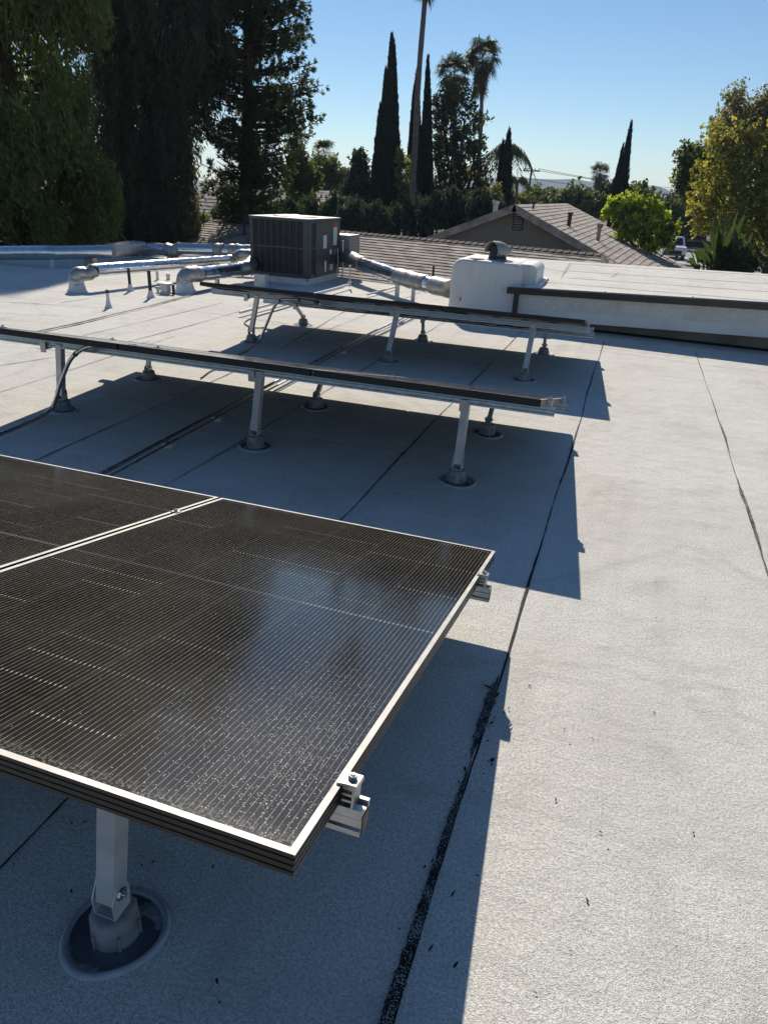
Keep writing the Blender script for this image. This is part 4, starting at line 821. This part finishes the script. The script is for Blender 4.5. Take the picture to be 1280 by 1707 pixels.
# --- weeping trees: hanging strands of narrow leaves
def weeping(name,label,outline,Y,mat,nstr,top_y,trunkx,depth,leaf=(.16,.045),per=26,sl=1.6,trunk_r=.35,boughs=260,bs=22,base_z=GZ):
    """outline: list of (photo y, xl, xr)"""
    base=PY(trunkx,400,Y); base[2]=GZ; o=thing(name,label,'tree',base)
    ys=np.array([q[0] for q in outline],float); xl=np.array([q[1] for q in outline],float); xr=np.array([q[2] for q in outline],float)
    zt=PY(trunkx,top_y,Y)[2]
    m=MB(); P=smoothpath([base,base+[.1,.1,(zt-GZ)*.4],[base[0]-.1,base[1],GZ+(zt-GZ)*.7],[base[0],base[1],zt-.4]],6); m.tube(P,list(np.linspace(trunk_r,.06,len(P))),10)
    C=[];D=[]; nb=boughs; by=ys[0]+(ys[-1]-ys[0])*rng.random(nb)**.9; bt=rng.uniform(0,2*PI,nb); br_=rng.uniform(.62,1.02,nb)
    for s in range(nstr):
        q=rng.integers(nb); hwq=np.interp(by[q],ys,(xr-xl)/2); y=by[q]+rng.normal()*bs; th=bt[q]+rng.normal()*bs*.55/max(20,hwq)*1.6
        if y>ys[-1]+15: continue
        a,b=np.interp(y,ys,xl),np.interp(y,ys,xr); mid,hw=(a+b)/2,(b-a)/2; rr=br_[q]+rng.normal()*.05-.20*((y-by[q])/bs)**2*.3
        if rng.random()<.22: rr*=rng.uniform(.5,.9); th=rng.uniform(0,2*PI)
        x=mid+hw*rr*math.cos(th); z0=PY(mid,y,Y)[2]; mp=MPP(mid,y,Y); X=PY(mid,y,Y)[0]+hw*mp*rr*math.cos(th); yy=Y+hw*mp*rr*math.sin(th)*depth
        out=np.array([math.cos(th),math.sin(th)*depth,0]); L=sl*rng.uniform(.5,1.3); k=per; t=rng.random(k)
        zz=z0+.15*L-L*t**1.1; rad=.28*np.sin(np.minimum(t*3,1.57))*L*.35
        pts=np.stack([X+out[0]*rad,yy+out[1]*rad,zz],1)+rng.normal(size=(k,3))*.06
        C.append(pts); dd=np.tile(out*.35+np.array([0,0,-1.]),(k,1))+rng.normal(size=(k,3))*.45; D.append(dd)
        if s%28==0: limbs(m,[base[0],base[1],min(zt-.5,max(GZ+2,z0-.2*abs(X-base[0])))],[[X,yy,z0+.1]],.07,minr=.012)
    m.build('trunk','bark',o); C=np.concatenate(C); D=np.concatenate(D); keep=C[:,2]>base_z; C=C[keep];D=D[keep]; n=len(C); s=rng.uniform(.6,1.4,n)
    leaves('crown',C,rnd(n),D,leaf[0]*s,leaf[1]*s,mat,o); return o
weeping('weeping_tree','tall green weeping tree filling the left edge of the view',[(-950,60,90),(-700,20,130),(-400,-60,170),(-150,-120,172),(0,-160,178),(90,-190,172),(160,-200,170),(215,-210,186),(290,-230,206),(345,-230,196),(400,-230,178),(440,-230,170)],16.5,'leaf_weeping',11500,-900,40,.8,leaf=(.15,.052),per=26,sl=1.0,trunk_r=.4)
weeping('weeping_conifer','very dark drooping conifer between the green weeping tree and the evergreen',[(-560,230,290),(-350,185,330),(-150,150,365),(0,135,385),(80,135,372),(160,138,352),(240,145,325),(300,160,325),(360,170,330),(430,175,320)],25,'leaf_dark_weeping',9000,-520,262,.8,leaf=(.20,.05),per=24,sl=1.5,trunk_r=.5)
# --- big evergreen with bare trunk
def big_evergreen():
    Y=27.; base=PY(412,400,Y); base[2]=GZ; o=thing('evergreen_tree','tall evergreen with a thick dark trunk behind the air conditioner','tree',base)
    prof=[(-330,418,440),(-200,380,475),(-100,358,500),(0,345,510),(60,338,524),(110,335,527),(160,335,529),(200,342,520),(250,350,498),(300,350,478),(345,350,470),(362,365,455)]
    ys=[p[0] for p in prof]; xl=[p[1] for p in prof]; xr=[p[2] for p in prof]
    m=MB(); zt=PY(425,-330,Y)[2]; P=smoothpath([base,base+[.0,0,3],base+[.25,0,8],[base[0]+.5,Y,zt-.5]],6); m.tube(P,list(np.linspace(.42,.05,len(P))),12,jit=.04)
    C=[];D=[]
    for k in range(330):
        y=-330+692*((k+rng.random())/330); th=rng.uniform(0,2*PI); a,b=np.interp(y,ys,xl),np.interp(y,ys,xr); z=PY(430,y,Y)[2]
        mp=MPP(430,y,Y); cx_=base[0]+.5*(z-GZ)/(zt-GZ); Xl=PY(a,y,Y)[0]; Xr=PY(b,y,Y)[0]
        R=(Xr-cx_) if math.cos(th)>0 else (cx_-Xl); R2=(Xr-Xl)/2; rr=rng.uniform(.78,1.08)
        tip=np.array([cx_+math.cos(th)*R*rr,Y+math.sin(th)*R2*rr*.9,z+.1*rr]); st=np.array([cx_,Y,z-.35]); Pm=smoothpath([st,(st+tip)/2+[0,0,-.12],tip],6); m.tube(Pm,list(np.linspace(.055,.012,len(Pm))),5)
        L=np.linalg.norm(tip-st); nt_=int(11*L)
        for q in range(nt_):
            f=rng.uniform(.2,1.)**.8; c=Pm[min(len(Pm)-1,int(f*(len(Pm)-1)))]+rng.normal(size=3)*[.20,.20,.13]
            kk=16; d0=(tip-st)/L*.8+rnd(1)[0]*.8; dd=d0+rng.normal(size=(kk,3))*.75; dd/=np.linalg.norm(dd,axis=1,keepdims=True); C.append(c+dd*.10); D.append(dd)
    m.build('trunk','bark',o); C=np.concatenate(C);D=np.concatenate(D);n=len(C); s=rng.uniform(.6,1.3,n); leaves('crown',C,rnd(n),D,.19*s,.042*s,'leaf_evergreen',o)
big_evergreen()
# --- cypress columns
def cypress(label,Y,spires,group='cypress trees'):
    """spires: (photo x tip, y tip, x base, y base, half width px)"""
    s0=spires[0]; b=PY(s0[2],s0[3],Y); o=thing('cypress_tree',label,'tree',(b[0],Y,GZ),group)
    C=[];D=[];core=MB()
    for (xt,yt,xb,yb,hw) in spires:
        T=PY(xt,yt,Y+rng.uniform(-.2,.2)); B_=PY(xb,yb,T[1]); mp=MPP(xb,yb,Y); R=hw*mp; H=T[2]-B_[2]
        B0=np.array([B_[0]+(B_[0]-T[0])/H*(B_[2]-GZ)*.2,T[1],GZ+.3])
        rad=lambda f: R*np.minimum(1,(1-f)**.78*1.12)*(np.where(f<.12,.78+f*1.8,1.))
        P=[B0]+[B_+(T-B_)*f for f in np.linspace(0,1,12)]; core.tube(P,[R*.6]+[float(rad(np.array(f)))*.80+.01 for f in np.linspace(0,1,12)],10,jit=.10)
        area=R*H; n=int(area*1500/ (1 if Y<60 else 1.6)); f=rng.random(n)**1.25; th=rng.uniform(0,2*PI,n); rr=rad(f)*(.78+.30*rng.random(n)+.07*np.sin(th*5+f*30))+.012
        c=B_+(T-B_)*f[:,None]; c=c+np.stack([np.cos(th)*rr,np.sin(th)*rr,rng.normal(size=n)*.1],1); C.append(c); D.append(np.stack([np.cos(th)*.28,np.sin(th)*.28,np.ones(n)],1)+rng.normal(size=(n,3))*.14)
        k=int(R*450); z=rng.random(k); c=B0+(B_-B0)*z[:,None]; th=rng.uniform(0,2*PI,k); c=c+np.stack([np.cos(th)*R*.8,np.sin(th)*R*.8,0*th],1); C.append(c); D.append(np.tile([0,0,1.],(k,1))+rng.normal(size=(k,3))*.2)
    C=np.concatenate(C);D=np.concatenate(D);n=len(C);s=rng.uniform(.6,1.3,n); cr=leaves('crown',C,rnd(n),D,.34*s,.075*s,'leaf_cypress',o); core.build('inner_foliage','leaf_cypress',cr,o['_o'])
    m=MB(); m.tube([(b[0],Y,GZ),(b[0],Y,GZ+2)],[.22,.16],8); m.build('trunk','bark',o)
cypress('broad dark cypress cluster with the tallest pointed spire',45,[(653,60,649,370,19),(657,78,655,368,12),(643,120,640,372,17),(634,178,629,372,15),(664,245,657,372,13)])
cypress('slim dark cypress directly left of the tall bare palm trunk',46,[(695,121,688,372,15),(690,150,683,372,10)])
cypress('slim dark cypress directly right of the tall bare palm trunk',47,[(713,98,708,372,13),(716,150,714,372,7)])
cypress('small dark cypress in front of the feathery palm',42,[(848,221,836,365,14),(838,240,832,365,10)])
cypress('leaning pair of cypress spires standing alone at right',50,[(1051,208,1029,366,10),(1038,244,1018,352,5.5)])
# --- palms
def fan_frond(C,rootdir,L,R,nl=22,droop=.3,V=None,F=None):
    d=rootdir/np.linalg.norm(rootdir); side=np.cross(d,[0,0,1.]); side/=np.linalg.norm(side)+1e-9; up_=np.cross(side,d); hub=C+d*L
    for k in range(nl):
        a=(k/(nl-1)-.5)*PI*1.25; ld=d*math.cos(a)+side*math.sin(a)+up_*rng.uniform(-.1,.1); ll=R*rng.uniform(.8,1.1); tip=hub+ld*ll+np.array([0,0,-droop*ll*rng.uniform(.5,1.5)]); m_=hub+ld*ll*.55; w_=np.cross(ld,up_)*ll*.05; b=len(V); V+= [hub,m_+w_,tip,m_-w_]; F.append((b,b+1,b+2,b+3))
    w_=side*.02; b=len(V); V+=[C-w_,C+w_,hub+w_,hub-w_]; F.append((b,b+1,b+2,b+3))
def fan_palm(label,xc,yc,Y,trunk_pts,R=1.5,nf=42,skirt=30,tr=.16,group='tall fan palms',frR=.75,nl=20):
    c=PY(xc,yc,Y); tp=[PY(x,y,Y) for x,y in trunk_pts]; base=tp[-1].copy(); base[2]=GZ; tp.append(base); o=thing('fan_palm',label,'palm tree',base,group)
    m=MB(); P=smoothpath([c-[0,0,.2]]+tp,6); m.tube(P,list(np.linspace(tr*.8,tr*1.15,len(P))),10,jit=.05); m.build('trunk','palm_bark',o)
    V=[];F=[]
    for k in range(nf):
        el=math.asin(rng.uniform(-.75,1.)); az=rng.uniform(0,2*PI); d=np.array([math.cos(az)*math.cos(el),math.sin(az)*math.cos(el),math.sin(el)]); fan_frond(c,d,R*.5*rng.uniform(.8,1.1),frR*R*.62*rng.uniform(.85,1.1),nl,.35,V,F)
    link_mesh('fronds',V,np.array(F),'leaf_palm',o,o['_o'])
    V=[];F=[]
    for k in range(skirt):
        az=rng.uniform(0,2*PI); d=np.array([math.cos(az)*.35,math.sin(az)*.35,-1]); fan_frond(c-[0,0,rng.uniform(.1,R*.9)],d,R*.35,R*.4,12,.3,V,F)
    if F: link_mesh('dead_frond_skirt',V,np.array(F),'leaf_skirt',o,o['_o'])
fan_palm('tall fan palm with a round crown against the sky',805,94,58,[(803,135),(802,200),(799,250),(797,310)],1.75,55,45,.15)
fan_palm('tallest palm, bare trunk passing between the two slim cypresses',713,-88,42,[(708,0),(703,60),(697,140),(693,220),(688,310)],1.6,50,40,.15)
fan_palm('fan palm crown rising from the dense leafy tree',757,122,50,[(757,160),(757,220),(756,300)],1.5,45,40,.16)
fan_palm('small distant fan palm above the far treeline',1000,287,110,[(999,300),(998,315)],1.9,60,30,.25,nl=12)
fan_palm('small fan palm behind the low trees near the evergreen',541,256,60,[(541,275),(541,300)],1.5,30,6,.2)
fan_palm('small second fan palm beneath the far distant one',999,306,112,[(998,315),(998,325)],1.3,24,10,.2,nl=10)
def feather_palm(label,xc,yc,Y,R,nf,base_px):
    c=PY(xc,yc,Y); base=PY(*base_px,Y); base[2]=GZ; o=thing('feather_palm',label,'palm tree',base); m=MB(); m.tube(smoothpath([c,(c+base)/2+[.1,0,0],base],6),list(np.linspace(.10,.18,13)),10); m.build('trunk','palm_bark',o)
    C=[];D=[]; N=[]
    for k in range(nf):
        az=rng.uniform(0,2*PI); el=rng.uniform(.1,1.4); L=R*rng.uniform(.8,1.1); t=np.linspace(0,1,26); h=np.array([math.cos(az),math.sin(az),0])
        pts=c+np.outer(t*L*math.cos(el)**.6,h)+np.outer(t*L*math.sin(el)*.9-(t**2)*L*1.0,[0,0,1.])
        for i in range(3,26):
            for sg in (-1,1):
                s_=np.array([-h[1],h[0],0])*sg; dd=s_*.5+np.array([0,0,-1.])*.8+h*.3; dd/=np.linalg.norm(dd); C.append(pts[i]+dd*.22); D.append(dd)
    C=np.array(C)+rng.normal(size=(len(C),3))*.03;D=np.array(D)+rng.normal(size=(len(C),3))*.12; leaves('fronds',C,rnd(len(C)),D,rng.uniform(.35,.6,len(C)),.05*np.ones(len(C)),'leaf_palm',o)
feather_palm('feathery arching queen palm behind the small cypress',847,250,48,1.9,34,(852,330))
feather_palm('low feathery palm right of the small cypress',862,300,60,1.7,24,(862,340))
# --- broad trees
tree('leafy_tree','dense leafy tree climbing round a palm, sky showing through',"tree",[(733,172,10,18),(757,158,18,22),(778,165,12,18),(733,210,12,30),(762,210,22,36),(792,200,9,14),(742,260,16,35),(776,255,22,35),(806,205,8,10),(740,310,18,30),(772,310,26,30),(803,300,14,26),(729,240,8,40),(800,250,12,20)],48.5,'leaf_evergreen',780,13,(.23,.12),.25,trunk=757,trunk_r=.25,shell=.35,mat2='leaf_yellowgreen',frac2=.28)
tree('leafy_tree','small yellow green tree beside the evergreen at mid distance',"tree",[(493,250,12,22),(500,285,16,25),(515,300,18,20),(485,300,14,24),(505,330,20,14)],42,'leaf_yellowgreen',650,12,(.20,.10),.2,trunk=505,trunk_r=.15,mat2='leaf_broad',frac2=.55)
tree('leafy_tree','round green tree behind the small fan palm',"tree",[(530,285,22,20),(550,290,22,22),(575,300,20,16),(535,310,26,16),(565,318,26,14)],58,'leaf_broad',800,12,(.26,.13),.25,trunk=550)
tree('conifer_tree','dark ragged conifer left of the broad cypress cluster',"tree",[(598,285,14,26),(595,310,20,22),(610,325,20,26),(588,330,22,20),(600,262,7,10)],50,'leaf_evergreen',900,12,(.26,.10),.22,trunk=598,upb=.5,mat2='leaf_cypress',frac2=.4)
tree('leafy_tree','thin reddish bush growing between the cypress clusters',"tree",[(672,300,10,34),(680,330,14,24),(668,270,8,16)],44,'leaf_autumn_green',340,10,(.16,.08),.18,trunk=672,trunk_r=.1,mat2='leaf_juniper',frac2=.4)
# juniper hedge shrubs one by one
jx=[(440,352,30,22),(475,356,28,20),(520,350,34,26),(556,352,30,30),(590,358,26,24),(625,362,26,20),(655,364,24,18),(690,356,24,26),(722,352,26,30),(750,348,24,34),(775,352,22,28),(800,346,22,30),(822,350,16,24)]
for i,(x,y,rx,ry) in enumerate(jx):
    names=['far left of the hedge row behind the air conditioner','second from left in the hedge row, behind the air conditioner','third from left in the hedge row, right above the air conditioner','fourth from left in the hedge row','fifth from left in the hedge row','sixth from left, below the broad cypress cluster','seventh from left, low and below the broad cypress cluster','eighth from left, under the tall palm trunk','ninth from left, under the slim cypress','tenth from left, pointed and under the leafy palm tree','eleventh from left in the hedge row','second from the right end by the gable','rightmost, smallest one beside the gable']
    tree('juniper_shrub','blue green juniper shrub, '+names[i],'shrub',[(x,y,rx*.8,ry*.6),(x-rx*.4,y+ry*.3,rx*.6,ry*.7),(x+rx*.4,y+ry*.35,rx*.6,ry*.7),(x+rng.uniform(-.3,.3)*rx,y-ry*.5,rx*.35,ry*.45)],36+rng.uniform(-1.5,1.5),'leaf_juniper',380,14,(.26,.07),.15,upb=1.1,trunk_r=.12,group='juniper shrubs in the hedge row',mat2='leaf_broad' if i in(2,3) else None,frac2=.3,shell=.25)
tree('leafy_tree','small autumn yellow bush beside the gable roof',"tree",[(810,340,12,14),(822,330,10,16),(803,352,12,12)],40,'leaf_yellowgreen',300,10,(.16,.08),.16,trunk_r=.08,mat2='leaf_pale',frac2=.3)
# distant treeline trees
far=[(895,328,22,12,90,'leaf_broad','low pale treetop beside the wooden utility pole'),(925,338,26,14,75,'leaf_broad','dark rounded tree behind the shingled roof, left one'),(955,334,30,20,72,'leaf_broad','dark rounded tree behind the shingled roof, middle one'),(985,338,26,20,74,'leaf_broad','dark rounded tree behind the shingled roof, right one'),(1063,326,24,20,85,'leaf_broad','round dark tree right of the cypress spires'),(1090,345,22,16,95,'leaf_broad','low dark tree behind the street lamp'),(1120,345,26,20,90,'leaf_broad','dark green tree left of the autumn tree, low one'),(1150,350,30,26,95,'leaf_broad','dark green tree behind the autumn tree'),(1011,320,9,12,100,'leaf_cypress','small dark conical tree left of the cypress spires'),(860,338,26,12,80,'leaf_yellowgreen','sunlit low tree right of the small cypress'),(1200,360,40,30,95,'leaf_broad','dark green tree behind the banana plant')]
for (x,y,rx,ry,Y,mt,lb_) in far:
    tree('distant_tree',lb_,'tree',[(x,y,rx*.8,ry*.7),(x-rx*.5,y+ry*.35,rx*.5,ry*.6),(x+rx*.5,y+ry*.3,rx*.5,ry*.65),(x,y+ry*.6,rx*.9,ry*.6)],Y,mt,330,10,(.42,.22),.38,group='distant trees on the horizon',shell=.5,trunk_r=.3)
# bright green tree
tree('leafy_tree','bright lime green tree in front of the street lamp',"tree",[(1018,345,10,14),(1050,338,14,18),(1045,360,24,26),(1075,350,14,16),(1090,345,10,14),(1070,375,26,26),(1100,372,18,18),(1115,395,14,18),(1085,400,26,20),(1040,385,18,18),(1010,358,8,10),(1122,380,8,8)],42,'leaf_bright',1000,11,(.19,.12),.13,trunk=1075,trunk_r=.12,upb=.3,shell=.35,mat2='leaf_yellowgreen',frac2=.3)
# dark green tree behind the autumn tree
tree('leafy_tree','dark green leafy tree behind the left side of the autumn tree',"tree",[(1145,260,14,14),(1140,300,16,20),(1165,275,22,30),(1190,300,28,40),(1160,320,20,25),(1200,250,20,26)],48,'leaf_broad',1300,10,(.22,.15),.24,trunk=1215,shell=.35,mat2='leaf_autumn_green',frac2=.25)
tree('autumn_tree','large golden brown autumn tree at the right edge',"tree",[(1195,230,22,26),(1230,240,26,34),(1180,300,28,40),(1165,345,26,28),(1175,375,26,20),(1215,300,34,46),(1210,360,34,30),(1250,320,38,60),(1290,330,50,70),(1270,260,34,44),(1310,260,50,60),(1240,385,40,24),(1290,400,50,30)],38,'leaf_autumn',1900,12,(.15,.11),.17,trunk=1290,trunk_r=.3,limbn=5,shell=.25,mat2='leaf_autumn_green',frac2=.55)
tree('sparse_tree','thin pale twigged treetop rising above the autumn tree',"tree",[(1225,165,14,22),(1210,200,22,16),(1240,195,20,26),(1275,180,18,30),(1290,210,26,34),(1190,215,14,10),(1232,225,30,16),(1270,235,30,18)],40,'leaf_pale',1500,6,(.13,.09),.2,trunk=1262,trunk_r=.16,limbn=10,shell=.2,mat2='leaf_autumn_green',frac2=.4)
# banana like plants
def paddle_plant(label,xs,Y):
    base=PY(xs[0][0],470,Y); base[2]=GZ; o=thing('giant_bird_of_paradise',label,'plant',base,'giant bird of paradise clumps'); m=MB(); V=[];F=[]
    xs=xs+[(x_+rng.uniform(-8,8),y_,u_+rng.uniform(-18,18),v_+rng.uniform(5,38),w_) for (x_,y_,u_,v_,w_) in xs+xs]
    for (xb,yb,xt,yt,wpx) in xs:
        b=PY(xb,yb,Y+rng.uniform(-.4,.4)); t_=PY(xt,yt,b[1]+rng.uniform(-.9,.5)); mp=MPP(xb,yb,Y); Wd=wpx*mp*.50*rng.uniform(.7,1.25)
        g=np.array([b[0]*.6+base[0]*.4,Y,GZ]); P=smoothpath([g,(g+b)/2+[0,0,.2],b+(t_-b)*.3],5); m.tube(P,list(np.linspace(.08,.03,len(P))),6)
        d=t_-b; s0=b+d*.25; n=9; side=np.cross(d,[rng.uniform(-1.3,1.3),rng.uniform(-1,.6),rng.uniform(-.3,.6)]); side/=np.linalg.norm(side); nn=np.cross(side,d); nn/=np.linalg.norm(nn); k0=len(V)
        for i in range(n):
            f=i/(n-1); c=s0+d*.75*f-nn*.0+np.array([0,0,-.22*f**3]); wd=Wd*.5*math.sin(PI*min(1,f*.93+.04))**.6; V+=[c+side*wd+nn*wd*.35,c,c-side*wd+nn*wd*.35]
        for i in range(n-1):
            a=k0+3*i; F+=[(a,a+1,a+4,a+3),(a+1,a+2,a+5,a+4)]
    m.build('stem','leaf_palm',o); link_mesh('paddle_leaves',V,np.array(F),'leaf_banana',o,o['_o'],smooth=True)
paddle_plant('large clump of paddle shaped leaves with the tallest upright leaves',[(1195,450,1215,336,26),(1200,440,1232,338,22),(1195,450,1195,385,20),(1190,450,1172,392,18),(1205,440,1245,378,20),(1200,450,1222,385,30),(1185,455,1160,402,16),(1195,450,1185,372,24),(1190,455,1200,350,22),(1198,450,1210,398,22),(1188,460,1178,410,18)],30)
paddle_plant('paddle leaved clump at the right of the larger one',[(1225,455,1256,376,20),(1225,455,1245,400,18),(1230,450,1262,395,14),(1220,455,1232,395,20),(1215,455,1210,410,16),(1232,455,1262,420,14),(1225,455,1225,372,20)],30.5)
paddle_plant('small low paddle leaved plant nearest the raised roof',[(1165,455,1148,420,12),(1168,455,1160,405,14),(1170,455,1180,415,12),(1165,458,1150,405,12)],29)
tree('shrub','small glossy shrub below the paddle leaved clumps',"shrub",[(1215,440,14,14),(1232,432,16,14),(1205,450,12,10),(1250,440,12,12)],29.5,'leaf_palm',240,8,(.18,.10),.12,trunk_r=.06)
# --- shrubs to close the gap under the left trees
for i,(x,y,rx,ry,Y,lb_) in enumerate([(20,390,60,30,22,'dark shrub under the weeping tree at far left'),(110,392,60,32,23,'dark shrub under the weeping tree, middle one'),(190,390,50,34,24,'dark shrub between the weeping tree and conifer'),(265,392,46,34,27,'dark shrub beneath the drooping conifer'),(318,378,24,26,30,'sunlit green shrub left of the shingled hip'),(375,362,16,16,33,'pale leafy bush beside the evergreen trunk')]):
    tree('shrub',lb_,'shrub',[(x-rx*.4,y,rx*.6,ry*.8),(x+rx*.4,y-4,rx*.6,ry*.8),(x,y-ry*.3,rx*.5,ry*.6)],Y,'leaf_evergreen' if i<4 else 'leaf_broad',700,12,(.17,.08),.16,group='shrubs under the left trees',shell=.3,trunk_r=.08)
# garden wall far behind left trees
fw_=thing('garden_fence','wooden garden fence in the shade behind the trees at left','fence',(-20,34,GZ)); m=MB()
for k in range(60): m.bx(-34+k*.36,-34+k*.36+.345,34,34.03,GZ,GZ+1.9)
m.build('fence_board','wood_fascia',fw_)

# ================================================================== STREET THINGS
def pole(label,xt,yt,Y,arms):
    t_=PY(xt,yt,Y); o=thing('utility_pole',label,'utility pole',(t_[0],Y,GZ),'wooden utility poles'); m=MB(); m.tube([(t_[0],Y,GZ),tuple(t_)],[.16,.11],10); m.build('pole_shaft','pole_wood',o)
    if arms:
        m=MB(); m.obox(t_+[-1.0,-.06,-.45],(2.0,0,0),(0,.12,0),(0,0,.12)); 
        for dx in (-.9,-.45,.45,.9): m.tube([t_+[dx,0,-.33],t_+[dx,0,-.12]],.05,8)
        m.build('cross_arm','pole_wood',o)
    return t_
tA=pole('wooden utility pole with cross arm in front of the mountains',886,279,95,True)
pole('short wooden pole top right of the utility pole',914,311,100,False); pole('dark wooden pole beside the street lamp',1099,320,88,False)
for i,(dz,lb_) in enumerate(((0,'upper power line'),(.0,'middle power line'),(-1.1,'lower power line'))):
    a=tA+[[-.9,0,-.12],[.9,0,-.12],[0,0,-1.2]][i]; b=PY(1330,[303,309,312][i],150); l=PY(560,[262,270,282][i],100)
    for q,nm in ((b,'to the right'),):
        P=[a+(q-a)*f+np.array([0,0,-1.6*math.sin(PI*f)]) for f in np.linspace(0,1,16)]; m=MB(); m.tube(P,.028,5); tag(m.build('power_line','wire'),lb_+' strung from the utility pole across the sky to the right','wire','power lines')
sl_=PY(1106,322,82); o=thing('street_lamp','grey street lamp with curved arm above the lime green tree','street lamp',(sl_[0],82,GZ)); m=MB(); m.tube([(sl_[0]-.3,82,GZ),tuple(sl_)],[.12,.08],8); m.build('lamp_post','pole_grey',o)
m=MB(); P=[sl_,PY(1112,318,82),PY(1120,322,82)*[1,1,1],PY(1124,321,82)]; m.tube(smoothpath([sl_-[0,0,.1],PY(1112,325,82),PY(1120,322,82),PY(1127,321,82)],5),.045,6); m.build('lamp_arm','pole_grey',o)
hd_=PY(1129,322,82); m=MB(); m.obox(hd_-[.35,.12,.08],(.75,0,.0),(0,.24,0),(0,0,.10)); m.build('lamp_head','pole_grey',o)
def vehicle(name,label,cat,x,y,Y,yaw,paint,kind='van'):
    p=PY(x,y,Y); root=thing(name,label,cat,(p[0],Y,GZ+.02),'parked vehicles'); R_=Matrix.Rotation(yaw,4,'Z')
    root.rotation_euler=(0,0,yaw); L_,W_,H_=(5.2,2.0,1.9) if kind!='car' else (4.5,1.8,1.42); root['_o']=[0,0,0]
    if kind=='van': pr=[(-2.6,.4),(-2.6,1.6),(-2.4,1.88),(.9,1.9),(1.5,1.15),(2.45,1.0),(2.6,.75),(2.6,.4)]
    elif kind=='pickup': pr=[(-2.7,.45),(-2.7,1.1),(-.7,1.1),(-.6,1.82),(.7,1.82),(1.25,1.15),(2.5,1.05),(2.65,.8),(2.65,.4)]
    else: pr=[(-2.2,.35),(-2.25,.85),(-1.9,1.0),(-1.2,1.38),(.3,1.42),(1.1,.98),(2.1,.8),(2.25,.55),(2.25,.32)]
    m=MB(); n=len(pr); V=[]
    for yy,ins in ((-W_/2,.0),(-W_/2,.0),(W_/2,0.),(W_/2,0)): pass
    rings=[]
    for (yy,k) in ((-W_/2,.97),(-W_/2+.08,1.),(W_/2-.08,1.),(W_/2,.97)):
        for (a,z) in pr:
            tp=(.16 if z>1.05 else 0)*(1 if abs(yy)>W_/2-.05 else 1); rings.append((a*k,yy*(1-(.10 if z>1.2 else 0)),.35+(z-.35)*(k+.005 if k<1 else 1)))
    m.add(rings,[(j*n+i,j*n+(i+1)%n,(j+1)*n+(i+1)%n,(j+1)*n+i) for j in range(3) for i in range(n)],0,False); m.add(rings[:n],[tuple(range(n))[::-1]]); m.add(rings[-n:],[tuple(range(n))]); m.build('body',paint,root)
    zc0,zc1=(1.2,1.72) if kind!='car' else (.98,1.32); xf,xb=(1.38,1.05) if kind!='car' else (1.02,.45)
    if kind=='pickup': xf,xb=1.2,.78
    m=MB(); m.add([(xf+.05,-W_*.40,zc0),(xf+.05,W_*.40,zc0),(xb+.05,W_*.36,zc1),(xb+.05,-W_*.36,zc1),(xf,-W_*.40,zc0-.03),(xf,W_*.40,zc0-.03),(xb,W_*.36,zc1-.03),(xb,-W_*.36,zc1-.03)],[(0,1,2,3),(4,7,6,5),(0,4,5,1),(2,6,7,3),(0,3,7,4),(1,5,6,2)]); m.build('windscreen','car_glass',root)
    for sg in (-1,1):
        m=MB(); x0,x1=(-2.2,.95) if kind=='van' else ((-.5,.75) if kind=='pickup' else (-1.2,.35)); yy=sg*(W_/2*.905); m.obox((x0,yy-.012,zc0+.02),(x1-x0,0,0),(0,.03 if sg>0 else .0241,0),(0,0,zc1-zc0-.08)); m.build('side_window','car_glass',root)
        m=MB(); m.obox((pr[-2][0]-.06,sg*W_*.36-.16,.68 if kind!='car' else .55),(.09,0,0),(0,.32,0),(0,0,.16)); m.build('headlight','headlight',root)
        for xx in (-1.6,1.6) if kind!='car' else (-1.4,1.4):
            m=MB(); m.tube([(xx,sg*W_*.5-sg*.22,.34),(xx,sg*W_*.5+sg*.015,.34)],.34,18,sm=False); wv=m.build('wheel','tyre',root); m=MB(); m.tube([(xx,sg*W_*.5,.34),(xx,sg*W_*.5+sg*.03,.34)],.19,14,sm=False); m.build('wheel_rim','bolt',wv,[0,0,0])
    m=MB(); m.obox((pr[-2][0]-.02,-W_*.3,.50),(.06,0,0),(0,W_*.6,0),(0,0,.28)); m.build('front_grille','tyre',root)
    m=MB(); m.obox((pr[-2][0]-.02,-W_*.46,.34),(.12,0,0),(0,W_*.92,0),(0,0,.14)); m.build('bumper','grey_paint' if kind!='car' else paint,root)
vehicle('parked_pickup','white parked pickup truck beside the lime green tree','truck',1118,410,72,-PI/2+.1,'car_paint_white','pickup')
vehicle('parked_van','white parked van mostly hidden behind the lime green tree','van',1103,405,80,-PI/2+.1,'car_paint_white','van')
vehicle('parked_car','dark parked car seen under the paddle leaved plants','car',1208,435,60,-PI/2-.15,'car_paint_dark','car')
vehicle('parked_car','dark parked car at the right edge of the street','car',1276,428,74,-PI/2-.5,'car_paint_dark','car')

# ================================================================== AIR
hz=MB(); hz.bx(-2500,2500,-60,2400,GZ-1,60)
t=NT('haze_air'); t.t.nodes.remove(t.b); pv=t.n('ShaderNodeVolumePrincipled'); pv.inputs['Color'].default_value=(.5,.68,1.,1); pv.inputs['Density'].default_value=.00022; pv.inputs['Anisotropy'].default_value=.3
t.lk(pv.outputs[0],t.out.inputs['Volume']); M['haze_air']=t.m
ho=hz.build('haze','haze_air'); ho['kind']='stuff'

for o in bpy.data.objects:
    if '_o' in o: del o['_o']
